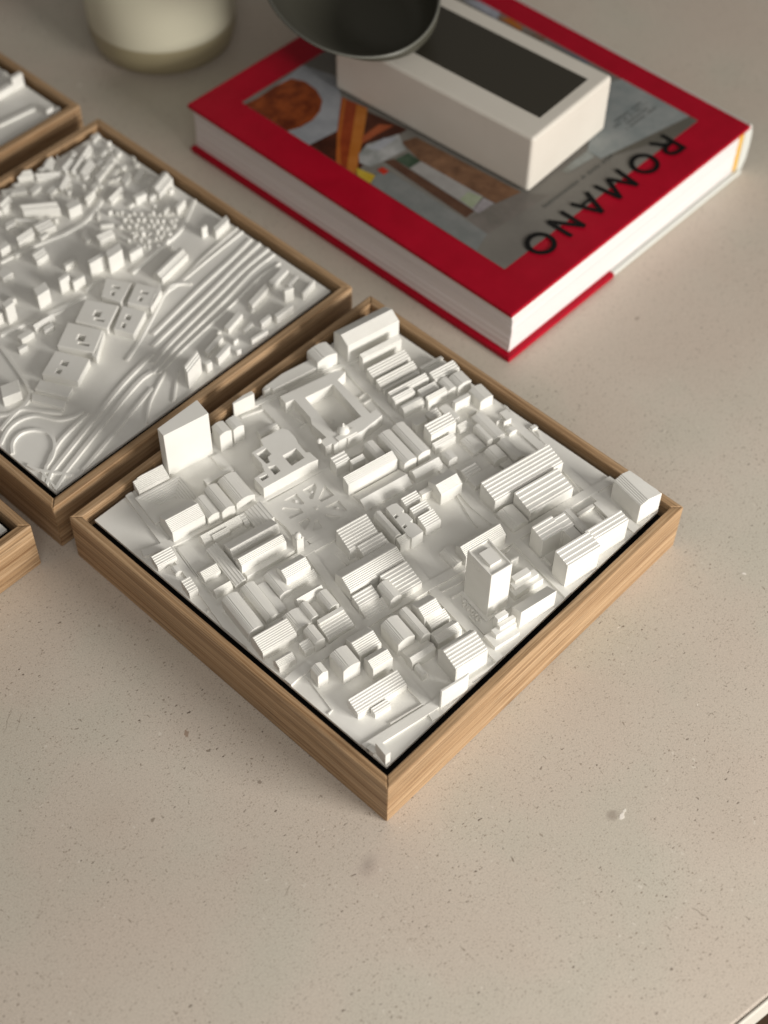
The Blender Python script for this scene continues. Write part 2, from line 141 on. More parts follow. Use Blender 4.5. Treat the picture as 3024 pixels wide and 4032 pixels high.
F2B = [[[135.4, 74.6], [22.2, 4.2], [-0.2, 6.8], 3.3, 'g'], [[113.5, 105.2], [10.1, -0.6], [1.0, 3.1], 7.6, 'f'], [[122.0, 99.8], [9.5, 0.1], [2.2, 5.2], 9.0, 'f'], [[134.6, 98.4], [8.4, -0.4], [1.1, 2.5], 5.0, 'f'], [[131.8, 119.7], [9.3, -1.5], [0.9, 4.2], 3.5, 'm'], [[94.6, 106.6], [6.5, 0.1], [0.9, 2.7], 7.6, 'f'], [[100.3, 103.2], [7.5, -0.2], [0.6, 2.2], 5.4, 'f'], [[107.1, 118.3], [7.9, 0.5], [0.5, 2.8], 2.6, 'f'], [[79.8, 106.2], [7.8, 0.1], [2.1, 6.1], 7.6, 'f'], [[99.2, 131.9], [7.9, 0.1], [1.2, 5.8], 3.3, 'm'], [[101.5, 149.6], [11.1, 0.5], [1.5, 4.0], 3.2, 'm'], [[114.7, 148.1], [9.7, -1.5], [0.6, 6.7], 3.0, 'm'], [[105.1, 164.8], [6.3, -0.5], [1.7, 3.4], 2.4, 'f'], [[90.7, 150.7], [6.1, -0.1], [1.0, 4.4], 4.3, 'f'], [[79.2, 134.8], [6.6, 0.0], [0.3, 6.6], 3.0, 'f'], [[62.1, 108.9], [5.8, 0.5], [0.8, 4.5], 9.8, 'f'], [[71.5, 119.1], [3.5, -0.1], [0.9, 2.6], 2.6, 'f'], [[57.9, 93.4], [7.8, -0.5], [-0.3, 3.7], 3.1, 'f'], [[52.6, 89.0], [5.1, -0.6], [0.8, 2.4], 2.6, 'f'], [[67.8, 95.1], [12.3, -0.8], [0.6, 2.5], 2.4, 'm'], [[69.7, 90.0], [5.9, -0.1], [1.4, 3.1], 2.4, 'f'], [[118.1, 165.9], [15.4, -12.2], [1.5, 5.8], 5.0, 'g'], [[111.9, 175.3], [8.4, 2.3], [0.2, 5.5], 4.3, 'g'], [[134.9, 147.9], [7.9, -0.9], [2.1, 5.3], 5.2, 'f'], [[148.0, 149.8], [8.1, 1.6], [0.6, 2.2], 4.0, 'f'], [[177.9, 123.4], [15.5, 5.2], [1.1, 8.3], 4.6, 'g'], [[173.6, 85.1], [3.9, -0.1], [0.6, 2.0], 5.5, 'f'], [[178.1, 79.3], [11.7, 2.1], [1.6, 3.9], 4.3, 'f'], [[176.3, 107.6], [8.3, 2.4], [1.0, 2.9], 4.3, 'f'], [[166.8, 130.2], [6.8, -1.4], [0.7, 3.2], 4.3, 'f'], [[173.2, 126.0], [4.7, 0.2], [0.8, 2.4], 3.0, 'f'], [[133.9, 192.5], [8.4, -5.5], [1.3, 4.3], 3.2, 'g'], [[142.2, 184.6], [10.5, -8.3], [1.4, 3.6], 2.2, 'g'], [[158.8, 172.0], [21.8, 10.6], [-0.2, 4.3], 1.9, 'g'], [[161.2, 165.6], [11.2, 5.1], [0.3, 5.6], 2.2, 'm'], [[150.5, 184.3], [8.4, 4.4], [0.5, 5.1], 2.2, 'm'], [[144.3, 193.6], [6.7, 1.4], [1.2, 3.5], 2.2, 'm'], [[185.1, 187.2], [6.2, 1.3], [4.5, 7.3], 1.4, 'f'], [[171.6, 166.9], [5.6, 1.7], [1.4, 4.2], 1.6, 'f'], [[147.9, 148.6], [6.5, 2.2], [0.5, 3.1], 3.2, 'f'], [[156.9, 153.6], [7.1, 2.5], [1.0, 4.4], 2.2, 'f'], [[164.1, 158.0], [7.2, 2.6], [0.6, 4.0], 2.7, 'f'], [[171.7, 161.1], [7.0, 3.0], [0.6, 4.0], 2.2, 'f'], [[178.1, 164.7], [5.8, 1.5], [1.0, 3.7], 2.2, 'f'], [[180.7, 173.4], [3.7, 0.9], [0.8, 2.9], 2.2, 'f'], [[185.1, 166.9], [4.4, 1.1], [1.0, 3.7], 2.2, 'f'], [[190.7, 159.2], [3.6, 0.9], [0.8, 2.9], 1.6, 'f'], [[186.5, 153.2], [3.7, 0.8], [0.7, 3.0], 1.6, 'f'], [[172.9, 146.1], [7.0, 2.8], [0.8, 4.7], 1.6, 'm'], [[179.2, 143.1], [8.5, 3.2], [0.4, 4.2], 1.6, 'm'], [[157.7, 140.0], [11.2, 2.7], [-0.1, 3.7], 2.2, 'g'], [[156.1, 176.5], [9.4, 3.3], [0.8, 4.8], 2.2, 'm'], [[153.5, 194.4], [9.0, 3.0], [0.3, 4.4], 1.6, 'm'], [[162.3, 191.8], [6.9, 0.4], [-0.1, 3.9], 1.6, 'g'], [[121.5, 188.1], [10.8, -7.7], [1.2, 4.2], 1.6, 'g'], [[132.4, 176.7], [7.5, 1.2], [1.3, 4.1], 1.6, 'm'], [[138.9, 168.9], [10.7, 2.5], [0.3, 4.3], 1.6, 'm'], [[145.1, 165.9], [10.3, 5.8], [0.2, 3.5], 2.2, 'm'], [[112.5, 166.2], [7.9, -10.9], [0.6, 2.0], 2.7, 'f'], [[143.6, 135.2], [3.8, 3.1], [1.6, 3.7], 1.1, 'f'], [[141.3, 130.6], [5.9, -4.4], [1.0, 1.7], 1.6, 'f'], [[127.8, 126.6], [3.8, -0.5], [3.0, 7.3], 1.6, 'm'], [[170.8, 111.9], [5.8, 2.0], [0.4, 2.3], 2.7, 'f'], [[57.3, 112.7], [4.7, -0.2], [-0.3, 3.4], 5.5, 'f'], [[172.2, 30.0], [13.6, 2.5], [0.4, 4.0], 2.8, 'f'], [[177.7, 24.2], [9.1, 1.9], [0.7, 2.3], 1.9, 'f'], [[177.2, 13.2], [11.5, 2.6], [0.4, 1.7], 3.7, 'f'], [[169.6, 18.9], [5.2, -1.4], [0.8, 2.2], 6.5, 'f'], [[154.1, 27.0], [15.3, 3.4], [0.6, 3.8], 2.8, 'f'], [[155.7, 10.7], [12.1, 0.0], [0.6, 2.7], 4.2, 'f'], [[147.9, 13.9], [7.6, 0.4], [0.8, 2.5], 3.1, 'f'], [[134.1, 23.5], [12.8, 3.0], [-0.2, 3.5], 2.8, 'f'], [[139.5, 17.8], [7.7, 1.3], [0.7, 2.2], 1.2, 'f'], [[136.4, 9.2], [10.8, -0.9], [0.9, 2.0], 3.1, 'f'], [[115.7, 19.2], [13.4, 3.1], [0.6, 3.5], 2.2, 'f'], [[115.3, 11.1], [10.5, 2.2], [0.5, 2.7], 4.4, 'f'], [[94.8, 10.5], [11.9, 3.5], [1.8, 4.6], 9.2, 'm'], [[108.3, 11.7], [3.4, -0.2], [0.5, 2.2], 5.0, 'f'], [[125.9, 8.9], [2.6, -0.6], [0.2, 1.3], 3.8, 'f'], [[130.4, 15.9], [3.4, 0.3], [0.2, 1.4], 2.1, 'f'], [[129.2, 26.7], [2.9, 0.3], [0.4, 1.5], 1.4, 'f'], [[152.1, 25.4], [2.7, 0.4], [0.3, 1.7], 1.4, 'f'], [[25.6, 67.4], [9.0, -3.0], [4.2, 7.3], 5.0, 'f']]
F2P = [[[[115.6, 96.0], [122.7, 83.6], [109.1, 76.7], [105.4, 87.8]], 4.4], [[[124.0, 81.7], [129.3, 69.3], [116.4, 63.5], [111.0, 74.0]], 4.9], [[[98.1, 91.2], [106.6, 75.5], [92.0, 67.3], [84.3, 83.2]], 4.9], [[[108.2, 74.2], [113.3, 62.5], [98.3, 54.8], [94.2, 65.3]], 4.6], [[[81.2, 85.2], [89.7, 68.1], [76.3, 59.5], [67.0, 76.6]], 4.9], [[[64.3, 74.3], [72.1, 57.9], [58.4, 50.8], [49.7, 67.2]], 4.6], [[[47.4, 66.6], [55.2, 50.8], [49.3, 47.8], [41.7, 63.8]], 2.6], [[[39.7, 63.5], [47.5, 47.1], [43.9, 44.4], [36.5, 60.3]], 1.6], [[[86.2, 70.1], [90.1, 67.4], [74.9, 55.9], [74.5, 59.1]], 4.4], [[[131.3, 72.2], [129.1, 68.0], [116.4, 62.1], [117.1, 64.6]], 5.0]]
F2R = [[[[193.3, 77.7], [164.5, 74.1], [145.6, 69.8], [133.1, 69.0], [124.8, 70.8]], 1.3], [[[192.8, 73.8], [166.9, 71.6], [154.5, 70.3], [142.2, 69.1], [131.9, 68.8], [120.4, 63.0], [99.7, 52.7], [86.3, 47.3]], 1.3], [[[190.8, 66.2], [172.6, 62.7], [145.5, 58.7], [107.3, 51.4]], 1.6], [[[192.6, 60.6], [171.1, 57.2], [148.3, 52.9], [101.8, 45.3]], 1.6], [[[193.1, 54.2], [171.8, 52.1], [149.1, 47.9], [111.0, 40.8], [94.0, 36.6]], 1.6], [[[191.2, 48.9], [173.3, 47.7], [149.9, 42.9], [111.4, 36.5], [89.3, 31.4]], 1.2], [[[188.5, 41.7], [173.4, 41.9], [150.7, 37.9], [112.4, 32.8], [91.5, 29.0]], 0.8], [[[98.4, 41.5], [75.7, 37.1], [52.2, 30.4], [15.5, 19.2]], 1.8], [[[90.2, 32.4], [80.3, 32.1], [54.7, 25.2], [18.0, 14.2]], 2.0], [[[82.8, 24.2], [64.8, 19.7], [36.3, 11.9], [25.3, 8.9]], 1.5], [[[98.8, 23.3], [83.8, 10.0]], 1], [[[94.6, 27.8], [76.0, 18.2], [65.1, 9.1]], 1], [[[50.7, 34.7], [29.2, 30.6], [13.9, 22.2], [7.6, 16.7]], 1.5], [[[8.8, 49.7], [17.5, 54.4], [25.5, 54.9], [32.7, 51.2], [37.8, 41.9], [43.9, 37.9], [50.2, 37.1]], 1.6], [[[14.3, 56.5], [25.5, 60.0], [30.9, 59.4], [35.7, 51.8], [42.0, 43.8]], 1.6], [[[20.4, 64.2], [24.6, 61.0], [32.1, 60.8], [39.5, 64.7], [43.0, 74.3], [47.3, 91.4], [49.2, 100.3]], 1.6], [[[54.0, 106.4], [69.1, 103.2], [84.7, 98.1], [90.8, 98.9]], 1.6], [[[9.1, 40.8], [13.4, 46.1], [20.0, 48.0], [25.9, 44.9], [29.0, 38.5], [27.1, 31.6], [20.9, 25.7], [14.4, 22.9]], 1.4], [[[9.7, 30.3], [11.1, 23.9], [16.2, 16.1], [19.6, 10.1]], 1.5], [[[11.6, 23.5], [10.3, 13.9], [8.7, 6.1]], 1], [[[15.5, 19.2], [6.9, 13.9]], 1.4], [[[17.9, 13.1], [9.0, 9.3]], 1.4], [[[129.5, 92.1], [151.9, 95.6], [170.3, 98.8], [191.3, 110.6]], 1.6], [[[123.2, 141.4], [137.3, 140.5], [151.9, 144.9], [166.9, 154.6], [179.5, 160.1]], 1.8], [[[87.4, 148.2], [105.9, 145.7], [123.2, 141.4]], 1.5], [[[54.4, 106.8], [77.5, 101.3], [101.9, 96.5]], 1.5], [[[131.6, 68.4], [137.6, 70.3], [143.1, 67.0], [145.5, 63.7]], 1.4], [[[104.1, 99.1], [111.8, 100.8], [117.3, 99.9]], 1.2]]
F2H = [[154.4, 133.1], [156.3, 130.0], [158.2, 126.9], [161.5, 125.5], [163.4, 122.5], [165.3, 119.4], [168.7, 118.0], [170.6, 114.9], [172.5, 111.9], [175.9, 110.5], [153.9, 125.0], [155.8, 122.0], [159.1, 120.6], [161.0, 117.5], [162.9, 114.5], [166.3, 113.1], [168.1, 110.0], [170.0, 107.0], [173.4, 105.6], [149.5, 122.3], [151.4, 119.2], [154.7, 117.8], [156.6, 114.8], [158.5, 111.8], [161.8, 110.3], [163.7, 107.3], [165.6, 104.3], [168.9, 102.9], [149.0, 114.4], [152.3, 113.0], [154.2, 109.9], [156.1, 106.9], [159.4, 105.5], [161.3, 102.5], [163.2, 99.5], [144.7, 111.6], [148.0, 110.2], [149.8, 107.2], [151.7, 104.2], [155.0, 102.8], [156.9, 99.8], [158.8, 96.8], [145.6, 105.4], [147.5, 102.4], [149.4, 99.4], [152.7, 98.0], [154.5, 95.0], [156.4, 92.0]]
F3B = [[[183.7, 40.4], [10.5, 0.3], [1.0, 3.0], 8.6, 'f'], [[172.0, 40.3], [15.2, 0.6], [0.8, 3.8], 4.6, 'f'], [[184.5, 54.2], [7.9, 2.9], [0.8, 3.9], 0.8, 'f'], [[156.8, 20.7], [25.0, -2.7], [1.8, 3.0], 1.3, 'f'], [[182.1, 8.1], [4.8, -0.1], [0.8, 2.1], 4.3, 'f'], [[187.4, 7.6], [5.1, 0.7], [0.7, 2.2], 1.3, 'f'], [[192.4, 24.7], [3.3, 0.6], [-0.1, 2.7], 0.8, 'f'], [[192.9, 67.6], [6.0, 0.2], [0.7, 3.6], 1.1, 'f']]

# ------------------------------------------------------------------ helpers
def obj(name, bm, mats, parent=None, smooth=False, bevel=0, loc=None, rotz=0, ang=32, seg=1):
    me = bpy.data.meshes.new(name)
    bmesh.ops.recalc_face_normals(bm, faces=bm.faces[:])
    bm.to_mesh(me); bm.free()
    o = bpy.data.objects.new(name, me); col.objects.link(o)
    for m in (mats if isinstance(mats, (list, tuple)) else [mats]):
        me.materials.append(m)
    if smooth:
        for p in me.polygons: p.use_smooth = True
    if bevel:
        b = o.modifiers.new('Bevel', 'BEVEL'); b.width = bevel; b.segments = seg
        b.limit_method = 'ANGLE'; b.angle_limit = R(ang); b.use_clamp_overlap = True
    if parent: o.parent = parent
    if loc: o.location = loc
    o.rotation_euler.z = rotz
    return o

def thing(name, label, cat, loc=(0, 0, 0), rotz=0, group=None):
    o = bpy.data.objects.new(name, None); col.objects.link(o)
    o.empty_display_size = 0.02
    o.location = loc; o.rotation_euler = (0, 0, rotz)
    o['label'] = label; o['category'] = cat
    if group: o['group'] = group
    return o

def box(bm, x0, y0, z0, x1, y1, z1, mat=0):
    v = [bm.verts.new(p) for p in ((x0,y0,z0),(x1,y0,z0),(x1,y1,z0),(x0,y1,z0),(x0,y0,z1),(x1,y0,z1),(x1,y1,z1),(x0,y1,z1))]
    for f in ((0,3,2,1),(4,5,6,7),(0,1,5,4),(1,2,6,5),(2,3,7,6),(3,0,4,7)):
        bm.faces.new([v[i] for i in f]).material_index = mat

def prism(bm, pts, z0, z1, holes=(), mat=0):
    loops = [list(pts)] + [list(h) for h in holes]
    flat = [p for l in loops for p in l]
    lo = [bm.verts.new((p[0], p[1], z0)) for p in flat]
    hi = [bm.verts.new((p[0], p[1], z1)) for p in flat]
    if holes:
        tri = tessellate_polygon([[Vector((p[0], p[1], 0)) for p in l] for l in loops])
        fs = []
        for t in tri:
            try:
                fs.append(bm.faces.new([hi[i] for i in t])); fs.append(bm.faces.new([lo[i] for i in reversed(t)]))
            except ValueError: pass
    else:
        fs = [bm.faces.new(hi), bm.faces.new(lo[::-1])]
    k = 0
    for l in loops:
        n = len(l)
        for i in range(n):
            a, b = k + i, k + (i + 1) % n
            fs.append(bm.faces.new((lo[a], lo[b], hi[b], hi[a])))
        k += n
    for f in fs: f.material_index = mat
    return fs

def lathe(bm, prof, n=64, c=(0, 0), close=False):
    rings = []
    for r, z in prof:
        rings.append([bm.verts.new((c[0] + r*math.cos(2*math.pi*i/n), c[1] + r*math.sin(2*math.pi*i/n), z)) for i in range(n)])
    for a, b in zip(rings, rings[1:]):
        for i in range(n):
            bm.faces.new((a[i], a[(i+1) % n], b[(i+1) % n], b[i]))
    bm.faces.new(rings[0][::-1]); bm.faces.new(rings[-1])

def ribbon(bm, pts, w, h, slope=.35, z0=-.3):
    """raised strip with sloped flanks following a polyline (mm)"""
    P = [Vector((p[0], p[1])) for p in pts]
    n = len(P); rows = []
    for i in range(n):
        d = (P[min(i+1, n-1)] - P[max(i-1, 0)])
        if d.length < 1e-6: d = Vector((1, 0))
        d.normalize(); nn = Vector((-d.y, d.x))
        row = [P[i] + nn*(w/2 + slope), P[i] + nn*(w/2), P[i] - nn*(w/2), P[i] - nn*(w/2 + slope)]
        zs = [z0, h, h, z0]
        rows.append([bm.verts.new((q.x, q.y, z)) for q, z in zip(row, zs)])
    for a, b in zip(rows, rows[1:]):
        for k in range(3):
            bm.faces.new((a[k], a[k+1], b[k+1], b[k]))
        bm.faces.new((a[3], a[0], b[0], b[3]))
    bm.faces.new(rows[0]); bm.faces.new(rows[-1][::-1])

def curve_pts(P, k=6):
    """Catmull-Rom resampling"""
    if len(P) < 3: return P
    Q = [P[0]] + list(P) + [P[-1]]; out = []
    for i in range(1, len(Q)-2):
        p0, p1, p2, p3 = [Vector((q[0], q[1])) for q in Q[i-1:i+3]]
        for j in range(k):
            t = j/k
            out.append(0.5*((2*p1) + (p2-p0)*t + (2*p0-5*p1+4*p2-p3)*t*t + (3*p1-p0-3*p2+p3)*t**3))
    out.append(Vector(P[-1][:2])); return out

def roof_profile(h, kind, dh, n, pos):
    if kind == 'f' or n <= 1 or abs(dh) < .05: return [(0, h), (1, h)]
    mn = {'a': .26, 'm': .34, 'g': .34}[kind]*n
    if abs(dh) < mn: dh = math.copysign(mn, dh)
    if kind == 'm': f = lambda t: dh*t
    elif kind == 'g': f = lambda t: dh*(t/pos if t < pos else (1-t)/(1-pos))
    else: f = lambda t: dh*max(0, math.sin(math.pi*t))**.75
    lh = abs(dh)/n; N = 240; out = []; prev = None
    for i in range(N+1):
        t = i/N; q = round(f(t)/lh)*lh
        if prev is None: out.append((0, h+q))
        elif abs(q-prev) > 1e-6:
            out.append((t, h+prev)); out.append((t, h+q))
        prev = q
    out.append((1, h+prev)); return out

def roof_block(bm, u0, v0, u1, v1, h, ax, kind, dh, n, pos, zb=-.4):
    j = lambda: random.uniform(-.05, .05)
    u0 += j(); v0 += j(); u1 += j(); v1 += j(); h += j()
    prof = roof_profile(h, kind, dh, n, pos)
    a0, a1, b0, b1 = (v0, v1, u0, u1) if ax == 'u' else (u0, u1, v0, v1)
    ring = [(0, zb)] + prof + [(1, zb)]
    def P(t, z, b):
        a = a0 + (a1-a0)*t
        return (b, a, z) if ax == 'u' else (a, b, z)
    A = [bm.verts.new(P(t, z, b0)) for t, z in ring]; B = [bm.verts.new(P(t, z, b1)) for t, z in ring]
    for i in range(len(ring)):
        k = (i+1) % len(ring)
        bm.faces.new((A[i], A[k], B[k], B[i]))
    bm.faces.new(A); bm.faces.new(B[::-1])

def clip(bm, lo, hi):
    for co, no in (((lo,0,0),(-1,0,0)), ((hi,0,0),(1,0,0)), ((0,lo,0),(0,-1,0)), ((0,hi,0),(0,1,0))):
        g = bm.verts[:] + bm.edges[:] + bm.faces[:]
        r = bmesh.ops.bisect_plane(bm, geom=g, plane_co=co, plane_no=no, clear_outer=True, dist=1e-5)
        es = [e for e in r['geom_cut'] if isinstance(e, bmesh.types.BMEdge)]
        if es:
            try: bmesh.ops.edgeloop_fill(bm, edges=es)
            except Exception: pass
            bmesh.ops.holes_fill(bm, edges=[e for e in bm.edges if e.is_boundary], sides=0)

def xf(bm, rot=0, scale=MM, dz=0):
    for v in bm.verts:
        c, s = math.cos(rot), math.sin(rot)
        v.co = Vector((v.co.x*c - v.co.y*s, v.co.x*s + v.co.y*c, v.co.z))
    # caller scales after clipping
def to_m(bm, dz=0):
    for v in bm.verts: v.co = Vector((v.co.x, v.co.y, v.co.z + dz))*MM

# ------------------------------------------------------------------ materials
def mat(name, c, rough=.5, spec=.5):
    m = bpy.data.materials.new(name); m.use_nodes = True
    b = m.node_tree.nodes['Principled BSDF']
    b.inputs['Base Color'].default_value = (*c, 1); b.inputs['Roughness'].default_value = rough
    b.inputs['Specular IOR Level'].default_value = spec
    return m
class NT:
    def __init__(s, m): s.t = m.node_tree; s.n = s.t.nodes; s.b = s.n['Principled BSDF']
    def new(s, typ, **kw):
        x = s.n.new(typ)
        for k, v in kw.items():
            if k.startswith('i_'): x.inputs[k[2:].replace('_', ' ')].default_value = v
            else: setattr(x, k, v)
        return x
    def link(s, a, b): s.t.links.new(a, b)
    def coord(s, scale=(1, 1, 1), loc=(0, 0, 0)):
        tc = s.new('ShaderNodeTexCoord'); mp = s.new('ShaderNodeMapping')
        mp.inputs['Scale'].default_value = scale; mp.inputs['Location'].default_value = loc
        s.link(tc.outputs['Object'], mp.inputs['Vector']); return mp.outputs['Vector']
    def noise(s, vec, scale, detail=4, rough=.55, dist=0):
        n = s.new('ShaderNodeTexNoise', i_Scale=scale, i_Detail=detail, i_Roughness=rough, i_Distortion=dist)
        s.link(vec, n.inputs['Vector']); return n
    def ramp(s, fac, stops):
        r = s.new('ShaderNodeValToRGB'); e = r.color_ramp.elements
        while len(e) < len(stops): e.new(.5)
        for k, (p, c) in enumerate(stops):
            e[k].position = p; e[k].color = (*c, 1) if isinstance(c, tuple) else (c, c, c, 1)
        s.link(fac, r.inputs['Fac']); return r.outputs['Color']
    def mix(s, fac, a, b, typ='MIX'):
        m = s.new('ShaderNodeMix', data_type='RGBA', blend_type=typ)
        for sock, v in ((m.inputs[0], fac), (m.inputs[6], a), (m.inputs[7], b)):
            if isinstance(v, (int, float)): sock.default_value = v
            elif isinstance(v, tuple): sock.default_value = (*v, 1)
            else: s.link(v, sock)
        return m.outputs[2]
    def math(s, op, a, b=0):
        m = s.new('ShaderNodeMath', operation=op)
        for i, v in enumerate((a, b)):
            if isinstance(v, (int, float)): m.inputs[i].default_value = v
            else: s.link(v, m.inputs[i])
        return m.outputs[0]
    def bump(s, h, strength, dist):
        b = s.new('ShaderNodeBump', i_Strength=strength, i_Distance=dist)
        s.link(h, b.inputs['Height']); s.link(b.outputs[0], s.b.inputs['Normal'])

def make_plaster():
    m = mat('white_print', (.8, .79, .75), .5, .4); t = NT(m)
    v = t.coord()
    w = t.new('ShaderNodeTexWave', wave_type='BANDS', bands_direction='Z', i_Scale=1700, i_Distortion=.6, i_Detail=1)
    t.link(v, w.inputs['Vector'])
    v2 = t.coord((1, 1, .02))
    w2 = t.new('ShaderNodeTexWave', wave_type='BANDS', bands_direction='DIAGONAL', i_Scale=700, i_Distortion=1.5, i_Detail=2)
    t.link(v2, w2.inputs['Vector'])
    n = t.noise(v, 900, 3)
    h = t.math('ADD', t.math('MULTIPLY', w.outputs['Fac'], .5), t.math('MULTIPLY', w2.outputs['Fac'], .35))
    h = t.math('ADD', h, t.math('MULTIPLY', n.outputs['Fac'], .5))
    t.bump(h, .22, .0001)
    n2 = t.noise(v, 35, 5)
    t.link(t.ramp(n2.outputs['Fac'], [(.3, (.765, .75, .70)), (.62, (.83, .818, .775))]), t.b.inputs['Base Color'])
    return m

def make_wood(name, dark, mid, light, seed):
    m = mat(name, mid, .5, .3); t = NT(m)
    wob = t.noise(t.coord((6, 6, 6), (seed, 0, 0)), 1, 2, .5)
    add = t.new('ShaderNodeVectorMath', operation='MULTIPLY_ADD')
    t.link(wob.outputs['Color'], add.inputs[0]); add.inputs[1].default_value = (0, .006, .006)
    t.link(t.coord((1, 1, 1), (seed*.7, seed*.031, seed*.013)), add.inputs[2])
    def st(x, y, sc_=1, det=4, ro=.6):
        mp = t.new('ShaderNodeMapping'); mp.inputs['Scale'].default_value = (x, y, y)
        t.link(add.outputs[0], mp.inputs['Vector']); return t.noise(mp.outputs[0], sc_, det, ro)
    big = st(1.6, 90, 1, 3); g = st(2.6, 650, 1, 5, .7); fine = st(7, 1250, 1, 4, .7); pore = st(60, 2600, 1, 2, .5)
    c = t.ramp(t.math('ADD', t.math('MULTIPLY', g.outputs['Fac'], .74), t.math('MULTIPLY', big.outputs['Fac'], .26)),
               [(.38, dark), (.47, mid), (.60, light)])
    c = t.mix(.75, c, t.ramp(fine.outputs['Fac'], [(.37, .52), (.5, 1.0)]), 'MULTIPLY')
    c = t.mix(.5, c, t.ramp(pore.outputs['Fac'], [(.33, .5), (.42, 1.0)]), 'MULTIPLY')
    t.link(c, t.b.inputs['Base Color'])
    t.bump(t.math('ADD', g.outputs['Fac'], fine.outputs['Fac']), .4, .0003)
    t.link(t.math('ADD', t.math('MULTIPLY', fine.outputs['Fac'], .25), .40), t.b.inputs['Roughness'])
    return m

def make_stone():
    m = mat('micro_cement', (.5, .43, .34), .42, .4); t = NT(m)
    v = t.coord()
    big = t.noise(v, 9, 4, .5); hue = t.noise(t.coord((1, 1, 1), (3, 5, 0)), 14, 3, .5)
    base = t.ramp(big.outputs['Fac'], [(.3, (.535, .475, .40)), (.7, (.60, .54, .46))])
    base = t.mix(t.ramp(hue.outputs['Fac'], [(.42, 0.0), (.68, .6)]), base, (.575, .485, .41))
    base = t.mix(t.ramp(hue.outputs['Fac'], [(.32, .45), (.5, 0.0)]), base, (.50, .485, .405))
    grain = t.noise(v, 1500, 3, .7)
    base = t.mix(.45, base, t.ramp(grain.outputs['Fac'], [(.34, .68), (.6, 1.12)]), 'MULTIPLY')
    # specks : warped voronoi cells of several sizes; only a few cells carry a speck
    def specks(scale, keep, r, stretch, seed, soft=.25):
        wv = t.noise(t.coord((1, 1, 1), (seed, seed, 0)), scale*1.6, 2)
        add = t.new('ShaderNodeVectorMath', operation='MULTIPLY_ADD')
        t.link(wv.outputs['Color'], add.inputs[0]); add.inputs[1].default_value = (1.1/scale,)*3
        t.link(t.coord(stretch, (seed, -seed, 0)), add.inputs[2])
        vo = t.new('ShaderNodeTexVoronoi', feature='F1', i_Scale=scale, i_Randomness=1.0)
        t.link(add.outputs[0], vo.inputs['Vector'])
        sep = t.new('ShaderNodeSeparateColor'); t.link(vo.outputs['Color'], sep.inputs[0])
        k = t.math('GREATER_THAN', sep.outputs[0], 1-keep)
        rr = t.math('MULTIPLY', sep.outputs[1], r)
        d = t.math('SUBTRACT', rr, vo.outputs['Distance'])
        d = t.math('MULTIPLY', d, 1/(r*soft)); dd = t.new('ShaderNodeClamp'); t.link(d, dd.inputs['Value'])
        return t.math('MULTIPLY', dd.outputs[0], k)
    s1 = specks(620, .45, .40, (1, 1.4, 1), 1.3)
    s2 = specks(300, .22, .26, (1, 2.1, 1), 4.1)
    s2b = specks(260, .16, .24, (2.3, 1, 1), 6.4)
    s3 = specks(85, .09, .12, (1.9, 1, 1), 7.7)
    s4 = specks(380, .18, .30, (1, 1, 1), 9.2)
    s5 = specks(120, .10, .13, (1, 1.4, 1), 2.9)
    dust = specks(1250, .5, .5, (1, 1.5, 1), 12.5)
    hair = specks(60, .10, .10, (1, 6, 1), 15.5)
    patch = t.noise(t.coord((1, 1, 1), (7, 1, 0)), 26, 4, .6)
    pk = t.ramp(patch.outputs['Fac'], [(.38, .35), (.62, 1.0)])
    s1 = t.math('MULTIPLY', s1, pk); s2 = t.math('MULTIPLY', s2, pk); s4 = t.math('MULTIPLY', s4, pk)
    stain = specks(11, .22, .10, (1, 1.4, 1), 3.3, 1.0)
    base = t.mix(t.math('MULTIPLY', stain, .45), base, (.30, .25, .20))
    base = t.mix(t.math('MULTIPLY', dust, .65), base, (.30, .245, .19))
    base = t.mix(t.math('MULTIPLY', s1, .75), base, (.23, .18, .135))
    base = t.mix(t.math('MULTIPLY', s2, .9), base, (.13, .10, .075))
    base = t.mix(t.math('MULTIPLY', s2b, .6), base, (.18, .14, .10))
    base = t.mix(t.math('MULTIPLY', hair, .5), base, (.22, .17, .13))
    base = t.mix(t.math('MULTIPLY', s3, .7), base, (.19, .15, .11))
    base = t.mix(t.math('MULTIPLY', s4, .6), base, (.70, .65, .57))
    base = t.mix(t.math('MULTIPLY', s5, .75), base, (.76, .71, .63))
    # single marks in the stone: chip, pebbles, stains, scratches
    warp = t.noise(v, 420, 3, .6)
    wadd = t.new('ShaderNodeVectorMath', operation='MULTIPLY_ADD')
    t.link(warp.outputs['Color'], wadd.inputs[0]); wadd.inputs[1].default_value = (.0028, .0028, 0); t.link(v, wadd.inputs[2])
    def mark(x, y, rx, ry, ang, soft):
        mp = t.new('ShaderNodeMapping', vector_type='TEXTURE')
        mp.inputs['Location'].default_value = (x+.0014, y+.0014, .74); mp.inputs['Rotation'].default_value = (0, 0, R(ang)); mp.inputs['Scale'].default_value = (rx, ry, 1)
        t.link(wadd.outputs[0], mp.inputs['Vector'])
        ln = t.new('ShaderNodeVectorMath', operation='LENGTH'); t.link(mp.outputs[0], ln.inputs[0])
        mr = t.new('ShaderNodeMapRange'); mr.inputs['From Min'].default_value = 1; mr.inputs['From Max'].default_value = 1-soft
        t.link(ln.outputs['Value'], mr.inputs['Value']); return mr.outputs[0]
    chips = None
